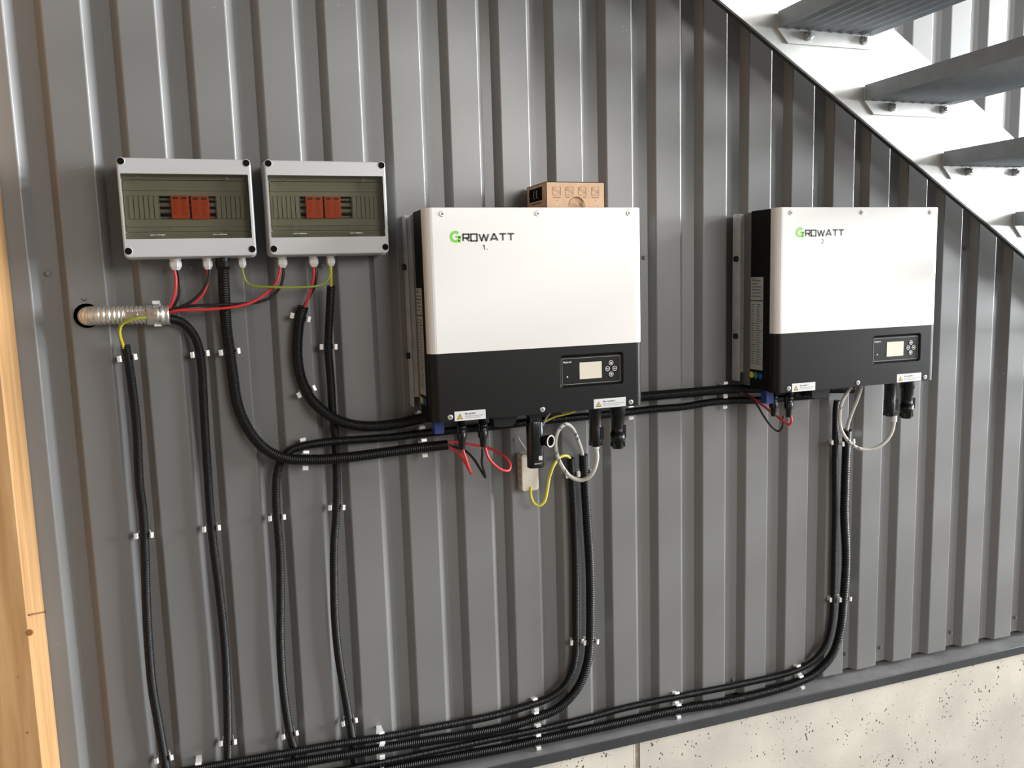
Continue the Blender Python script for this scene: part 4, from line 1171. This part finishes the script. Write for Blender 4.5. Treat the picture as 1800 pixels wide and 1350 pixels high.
b.add([(0.1905, y1 - 0.001, 1.8265), (0.1945, y1 - 0.007, 1.8285), (0.2035, y1 - 0.004, 1.8165), (0.1985, y1 - 0.001, 1.8135), (0.1915, y1 + 0.003, 1.8190)], [(0, 1, 2, 3, 4)], 'card_torn')
b.add([(0.164, y1 - 0.0005, 1.8140), (0.188, y1 - 0.004, 1.8160), (0.189, y1 - 0.003, 1.8140), (0.165, y1, 1.8125)], [(0, 1, 2, 3)], 'card_torn')
b.build('torn_flap', cb)
for u0, u1 in ((0.0158, 0.0356), (0.0474, 0.0668), (0.0797, 0.0980), (0.1122, 0.1308)):
    a, e, q0, q1 = x0 + u0, x0 + u1, z0 + 0.0285, z0 + 0.0485
    b = B()
    yl = y1 - 0.0003
    b.strip(rrect(a, e, q0, q1, 0.0020, 2), 0.0006, yl, 'card_print', 0.0003, True)
    cx, cz = a + 0.0052, q1 - 0.0052
    hook = [(cx + 0.0030 * math.cos(math.radians(g)), cz + 0.0030 * math.sin(math.radians(g))) for g in range(40, 300, 26)]
    b.strip(hook, 0.0011, yl, 'card_print')
    b.strip([(cx + 0.001, cz - 0.003), (e - 0.004, q0 + 0.0045), (e - 0.0015, q0 + 0.008)], 0.0006, yl, 'card_print')
    b.strip([(cx + 0.004, cz), (e - 0.002, q0 + 0.0085)], 0.0006, yl, 'card_print')
    b.strip([(a + 0.0022, q0 + 0.0028), (a + 0.0080, q0 + 0.0028)], 0.0010, yl, 'card_print')
    if u0 != 0.0474 and u0 != 0.0797:
        b.strip([(a + 0.0005, q0 - 0.0042), (e - 0.0005, q0 - 0.0042)], 0.0016, yl, 'card_print')
    else:
        s = 0.0005 if u0 == 0.0474 else 0.0105
        b.strip([(a + s, q0 - 0.0038), (a + s + 0.0085, q0 - 0.0038)], 0.0016, yl, 'card_print')
    b.build('printed_symbol', cb)
b = B()
b.prism_y(circle(x0 + 0.0262, z0 + 0.0178, 0.0010, 8), y1, y1 - 0.0003, 'ink')
b.strip(circle(x0 + 0.1222, z0 + 0.0176, 0.0011, 8), 0.0005, y1 - 0.0003, 'card_print', 0.0003, True)
b.build('printed_dot', cb)
b = B()
b.box(x0 - 0.0004, x0, -0.0310, -0.1150, z0 + 0.0215, z0 + 0.0515, 'hole')
ce = b.build('black_sticker', cb)
b = B()


def arc_x(cy, cz, r, a0, a1, w, x, mk):
    for k in range(10):
        g0, g1 = math.radians(a0 + (a1 - a0) * k / 10), math.radians(a0 + (a1 - a0) * (k + 1) / 10)
        q = [(cy - (r - w / 2) * math.cos(g0), cz + (r - w / 2) * math.sin(g0)), (cy - (r + w / 2) * math.cos(g0), cz + (r + w / 2) * math.sin(g0)),
             (cy - (r + w / 2) * math.cos(g1), cz + (r + w / 2) * math.sin(g1)), (cy - (r - w / 2) * math.cos(g1), cz + (r - w / 2) * math.sin(g1))]
        b.prism_x(q, x, x + 0.0003, mk)


arc_x(-0.0690, z0 + 0.0365, 0.0085, 100, 260, 0.0020, x0 - 0.0008, 'silver_print')
arc_x(-0.0870, z0 + 0.0365, 0.0085, 100, 260, 0.0020, x0 - 0.0008, 'silver_print')
b.box(x0 - 0.0008, x0 - 0.0005, -0.0790, -0.0850, z0 + 0.0357, z0 + 0.0373, 'silver_print')
b.build('ce_mark', ce)
b = B()
b.box(x0 - 0.0003, x0, -0.045, -0.108, z0 + 0.0150, z0 + 0.0172, 'ink')
b.build('printed_line', cb)

# ------------------------------------------------------------------ corrugated conduits
CONDUITS = {   # key: (radius, label, clip phrase)
    'c1': (0.0098, 'black corrugated conduit dropping below the yellow-green earth wire, nearest the timber post', 'the conduit nearest the timber post'),
    'c2': (0.0098, 'black corrugated conduit curving out of the steel conduit end and dropping to the floor', 'the conduit curving out of the steel conduit'),
    'c3': (0.0125, 'thick black corrugated conduit from the left box sweeping right to the first inverter', 'the thick conduit from the left box'),
    'c4': (0.0125, 'thick black corrugated conduit below the right box running on to the second inverter', 'the thick conduit below the right box'),
    'c5': (0.0098, 'black corrugated conduit rising from the floor and bending right under the first inverter', 'the conduit bending under the first inverter'),
    'c6': (0.0098, 'black corrugated conduit hanging straight down below the right gland of the right box', 'the straight conduit below the right box'),
    'h1': (0.0098, 'thin black corrugated conduit from the yellow cable, topmost of the bundle along the wall foot', 'the topmost conduit of the bundle'),
    'h2': (0.0122, 'thick black corrugated conduit taking the grey cable below the first inverter, second in the bundle', 'the second conduit of the bundle'),
    'h3': (0.0090, 'thin black corrugated conduit below the second inverter running left along the wall foot', 'the thin conduit below the second inverter'),
    'h4': (0.0125, 'thick black corrugated conduit below the second inverter, lowest of the bundle at the sill', 'the thick conduit below the second inverter'),
}
CURVE = {}
for key, (r, label, _) in CONDUITS.items():
    pts = spline(PATHS[key], r * 0.1)
    CURVE[key] = pts
    b = B()
    tube_rings(b, pts, (lambda i, r=r: r if i % 4 < 2 else r * 0.86), 'conduit', 12)
    b.build('corrugated_conduit', None, label, 'conduit', 'black corrugated conduits on the wall')

# steel flexible conduit through the wall, with earth clamp and saddle clip
b = B()
pts = spline(PATHS['steel'], 0.00105)
tube_rings(b, pts, (lambda i: (0.0192, 0.0196, 0.0196, 0.0190, 0.0180, 0.0174, 0.0174, 0.0182)[i % 8]), 'galv', 24, False)
sc = b.build('steel_conduit', None, 'silver flexible steel conduit coming out of the round hole in the wall', 'conduit')
b = B()
ex = pts[-1]
b.lathe((ex.x - 0.013, ex.y, ex.z), (ex.x + 1, ex.y, ex.z), [(0, .0208), (.004, .0208), (.004, .0200), (.009, .0200), (.010, .0210), (.0150, .0210), (.0150, .0180), (.004, .0178)], 'galv', 26, True, False, False)
b.build('end_ferrule', sc)
ec = empty('earth_clamp', (-0.7560, -0.050, 1.585), 'coppery earth clamp strapped round the silver steel conduit', 'clamp')
b = B()
b.lathe((-0.7480, -0.0305, 1.6040), (0, -0.0305, 1.6040), [(0, .0209), (.013, .0209)], 'galv', 26, True, False, False)
b.build('strap', ec)
b = B()
b.rprism(-0.7860, -0.7440, 1.5985, 1.6130, -0.0505, -0.0530, 0.001, 'copper', 2, 0.0006)
b.build('plate', ec)
b = B()
b.rprism(-0.7450, -0.7255, 1.5960, 1.6165, -0.0500, -0.0560, 0.0015, 'copper', 2, 0.0008)
b.build('terminal_block', ec)
for x, z, y in ((-0.7664, 1.6067, -0.0530), (-0.7330, 1.6077, -0.0560)):
    b = B()
    b.lathe((x, y + 0.001, z), (x, -1, z), [(0, .0036), (.0025, .0036), (.0034, .0024)], 'bolt', 14)
    b.build('screw', ec)
b = B()
for zz in (1.6265, 1.5825):
    s = 1 if zz > 1.6 else -1
    b.box(-0.7355, -0.7210, -0.030, 0.0, zz - 0.0006, zz + 0.0006, 'clip')
    b.box(-0.7355, -0.7210, -0.0312, -0.0300, zz - 0.0006 - (0.002 if s < 0 else 0), zz + 0.0006 + (0.006 if s > 0 else 0.003), 'clip')
b.box(-0.7355, -0.7210, -0.0012, 0.0, 1.5825, 1.6265, 'clip')
b.build('conduit_clip', None, 'larger galvanised clip holding the silver steel conduit near its end', 'clip', 'conduit clips')

# ------------------------------------------------------------------ spring clips on the conduits


def clip(key, x, z, label):
    r = CONDUITS[key][0]
    pts = CURVE[key]
    i = min(range(2, len(pts) - 2), key=lambda j: (pts[j].x - x) ** 2 + (pts[j].z - z) ** 2)
    p = pts[i]
    t = (pts[i + 2] - pts[i - 2])
    t.y = 0
    t.normalize()
    s = Vector((t.z, 0, -t.x))
    g = r + 0.0012
    front = p.y - r * 0.55
    prof = [(-g - 0.0030, front - 0.0028), (-g - 0.0002, front), (-g, -0.0004), (g, -0.0004), (g + 0.0002, front), (g + 0.0030, front - 0.0028)]
    th = 0.0012
    b = B()
    for (sa, ya), (sb, yb) in zip(prof[:-1], prof[1:]):
        d = Vector((sb - sa, yb - ya)).normalized()
        n = Vector((-d.y, d.x)) * th
        q = [(sa, ya), (sb, yb), (sb + n.x, yb + n.y), (sa + n.x, ya + n.y)]
        ls = []
        for w in (-0.0062, 0.0062):
            c = Vector((p.x, 0, p.z)) + t * w
            ls.append([(c.x + s.x * a, e, c.z + s.z * a) for a, e in q])
        b.loops(ls, 'clip')
    # folded outer lips that catch the light
    for sg in (-1, 1):
        ls = []
        for w in (-0.0062, 0.0062):
            c = Vector((p.x, 0, p.z)) + t * w
            q = [(sg * (g + 0.0026), front - 0.0040), (sg * (g + 0.0085), front - 0.0026), (sg * (g + 0.0085), front - 0.0012), (sg * (g + 0.0026), front - 0.0026)]
            if sg < 0:
                q = q[::-1]
            ls.append([(c.x + s.x * a, e, c.z + s.z * a) for a, e in q])
        b.loops(ls, 'clip')
    b.build('conduit_clip', None, label, 'clip', 'conduit clips')


WHERE = {
    'c1': ['uppermost', 'middle', 'lowest'], 'c2': ['uppermost', 'middle', 'lowest'],
    'c3': ['just below the box', 'at its bend', 'beside the first inverter'],
    'c4': ['just below the red wire', 'on its outer bend', 'left of the first inverter', 'right of the first inverter', 'left of the second inverter'],
    'c5': ['middle of its drop', 'lowest of its drop', 'at its bend', 'left of the inverter', 'right of the inverter', 'left of the second'],
    'c6': ['uppermost', 'middle', 'lowest'],
    'h1': ['under the white cable loop', 'halfway down its drop', 'at its lower bend', 'below the straight conduit end', 'leftmost at the picture foot'],
    'h2': ['under the white cable loop', 'halfway down its drop', 'at its lower bend', 'leftmost at the picture foot'],
    'h3': ['uppermost', 'second from top', 'at its bend', 'mid run', 'below the first', 'leftmost at picture foot'],
    'h4': ['uppermost', 'second from top', 'at its bend', 'mid run', 'leftmost'],
}
for key, spots in CLIPS.items():
    for (x, z), w in zip(spots, WHERE[key]):
        clip(key, x, z, 'small silver clip on %s, %s' % (CONDUITS[key][2], w))

# ------------------------------------------------------------------ single wires and cables
WIRES = {   # key: (name, radius, material, label)
    'w_r1': ('red_wire', .0031, 'red', 'red wire from the first gland of the left box into the steel conduit'),
    'w_b1': ('black_wire', .0031, 'blk_wire', 'black wire beside the red one from the first gland of the left box'),
    'w_r2': ('red_wire', .0026, 'red', 'red wire from the second gland of the left box, mostly behind a black one'),
    'w_b2': ('black_wire', .0028, 'blk_wire', 'black wire curving from the second gland of the left box to the steel conduit'),
    'w_r3': ('red_wire', .0031, 'red', 'long red wire from the first gland of the right box to the steel conduit'),
    'w_b3': ('black_wire', .0031, 'blk_wire', 'long black wire from the first gland of the right box to the steel conduit'),
    'w_g1': ('earth_wire', .0026, ('yellow', 'green'), 'green-yellow earth wire hanging in a bow between the two boxes'),
    'w_r4': ('red_wire', .0031, 'red', 'short red wire from the middle gland of the right box into a thick conduit'),
    'w_b4': ('black_wire', .0031, 'blk_wire', 'short black wire from the middle gland of the right box into a thick conduit'),
    'w_y1': ('earth_wire', .0030, ('yellow', 'yellow'), 'short straight yellow wire below the right gland of the right box'),
    'w_y2': ('earth_wire', .0036, ('green', 'yellow'), 'yellow-green earth wire looping from the steel conduit clamp into a black conduit'),
    'i_r1': ('red_wire', .0031, 'red', 'red wire in a wide loop under the first inverter'),
    'i_r2': ('red_wire', .0031, 'red', 'red wire in a narrow loop under the first inverter'),
    'i_b1': ('black_wire', .0030, 'blk_wire', 'black wire in a pointed loop between the red loops of the first inverter'),
    'i_w1': ('grey_cable', .0050, 'grey_cable', 'light grey cable with black printing looping below the first inverter'),
    'i_y1': ('network_cable', .0038, 'yellow_cable', 'yellow cable hanging in a bow from the ivory junction box'),
    'i_g1': ('earth_wire', .0026, ('yellow', 'green'), 'short green-yellow wire seen under the middle of the first inverter'),
    'i_s1': ('grey_cable', .0028, 'grey_cable', 'short light grey cable end at the left of the black data stick'),
    'i_s2': ('grey_cable', .0026, 'grey_cable', 'thin light grey cable running behind the black data stick'),
    'j_r1': ('red_wire', .0031, 'red', 'red wire sagging to a plug under the second inverter'),
    'j_b1': ('black_wire', .0029, 'blk_wire', 'black wire sagging below the red one under the second inverter'),
    'j_w1': ('grey_cable', .0048, 'grey_cable', 'light grey printed cable in a deep bow under the second inverter'),
    'j_w2': ('grey_cable', .0048, 'grey_cable', 'light grey cable running straight down into a conduit under the second inverter'),
}
for key, (name, r, mk, label) in WIRES.items():
    pts = spline(PATHS[key], 0.0025)
    b = B()
    if isinstance(mk, tuple):
        tube_rings(b, pts, r, None, 12, True, True, mk, 0.012)
    else:
        tube_rings(b, pts, r, mk, 12)
    o = b.build(name, None, label, 'cable')
    if key in ('i_w1', 'j_w1'):      # dashes of black lettering printed along the jacket
        fr = frames(pts)
        L = len(pts)
        spots = [(0.33, 4), (0.40, 4), (0.44, 4), (0.58, 3), (0.62, 3), (0.74, 4), (0.77, 4)] if key == 'i_w1' else [(0.42, 4), (0.47, 4), (0.52, 4), (0.80, 3)]
        for f, n in spots:
            i = int(f * L)
            b = B()
            for q in range(2):
                p, t = pts[i + q], fr[i + q][0]
                out = Vector((-0.25, -1, 0.05))
                out = (out - t * out.dot(t)).normalized()
                sd = t.cross(out)
                c = p + out * (r + 0.0001) + sd * (0.0008 * (1 if q else -1))
                v = [c + sd * a + t * e + out * d for a, e, d in ((-.0026, -.0008, -.0006), (.0026, -.0003 + q * .002, -.0006), (.0026, .0013 + q * .002, -.0006), (-.0026, .0008, -.0006),
                                                                 (-.0026, -.0008, .0004), (.0026, -.0003 + q * .002, .0004), (.0026, .0013 + q * .002, .0004), (-.0026, .0008, .0004))]
                b.add(v, [(3, 2, 1, 0), (4, 5, 6, 7), (0, 1, 5, 4), (1, 2, 6, 5), (2, 3, 7, 6), (3, 0, 4, 7)], 'ink')
            b.build('jacket_print', o)
# white strain collar on the grid cable of the second inverter
b = B()
c = PATHS['j_w1'][0]
b.lathe((c[0], c[1], c[2] + 0.012), (c[0], c[1], c[2] - 1), [(0, .0085), (.016, .0085), (.019, .0060)], 'white_nylon', 12)
b.build('strain_collar', inv2)
c = PATHS['i_w1'][0]
b = B()
b.lathe((c[0], c[1], c[2] + 0.004), (c[0], c[1], c[2] - 1), [(0, .0075), (.007, .0075), (.009, .0056)], 'white_nylon', 12)
b.build('strain_collar', inv1)
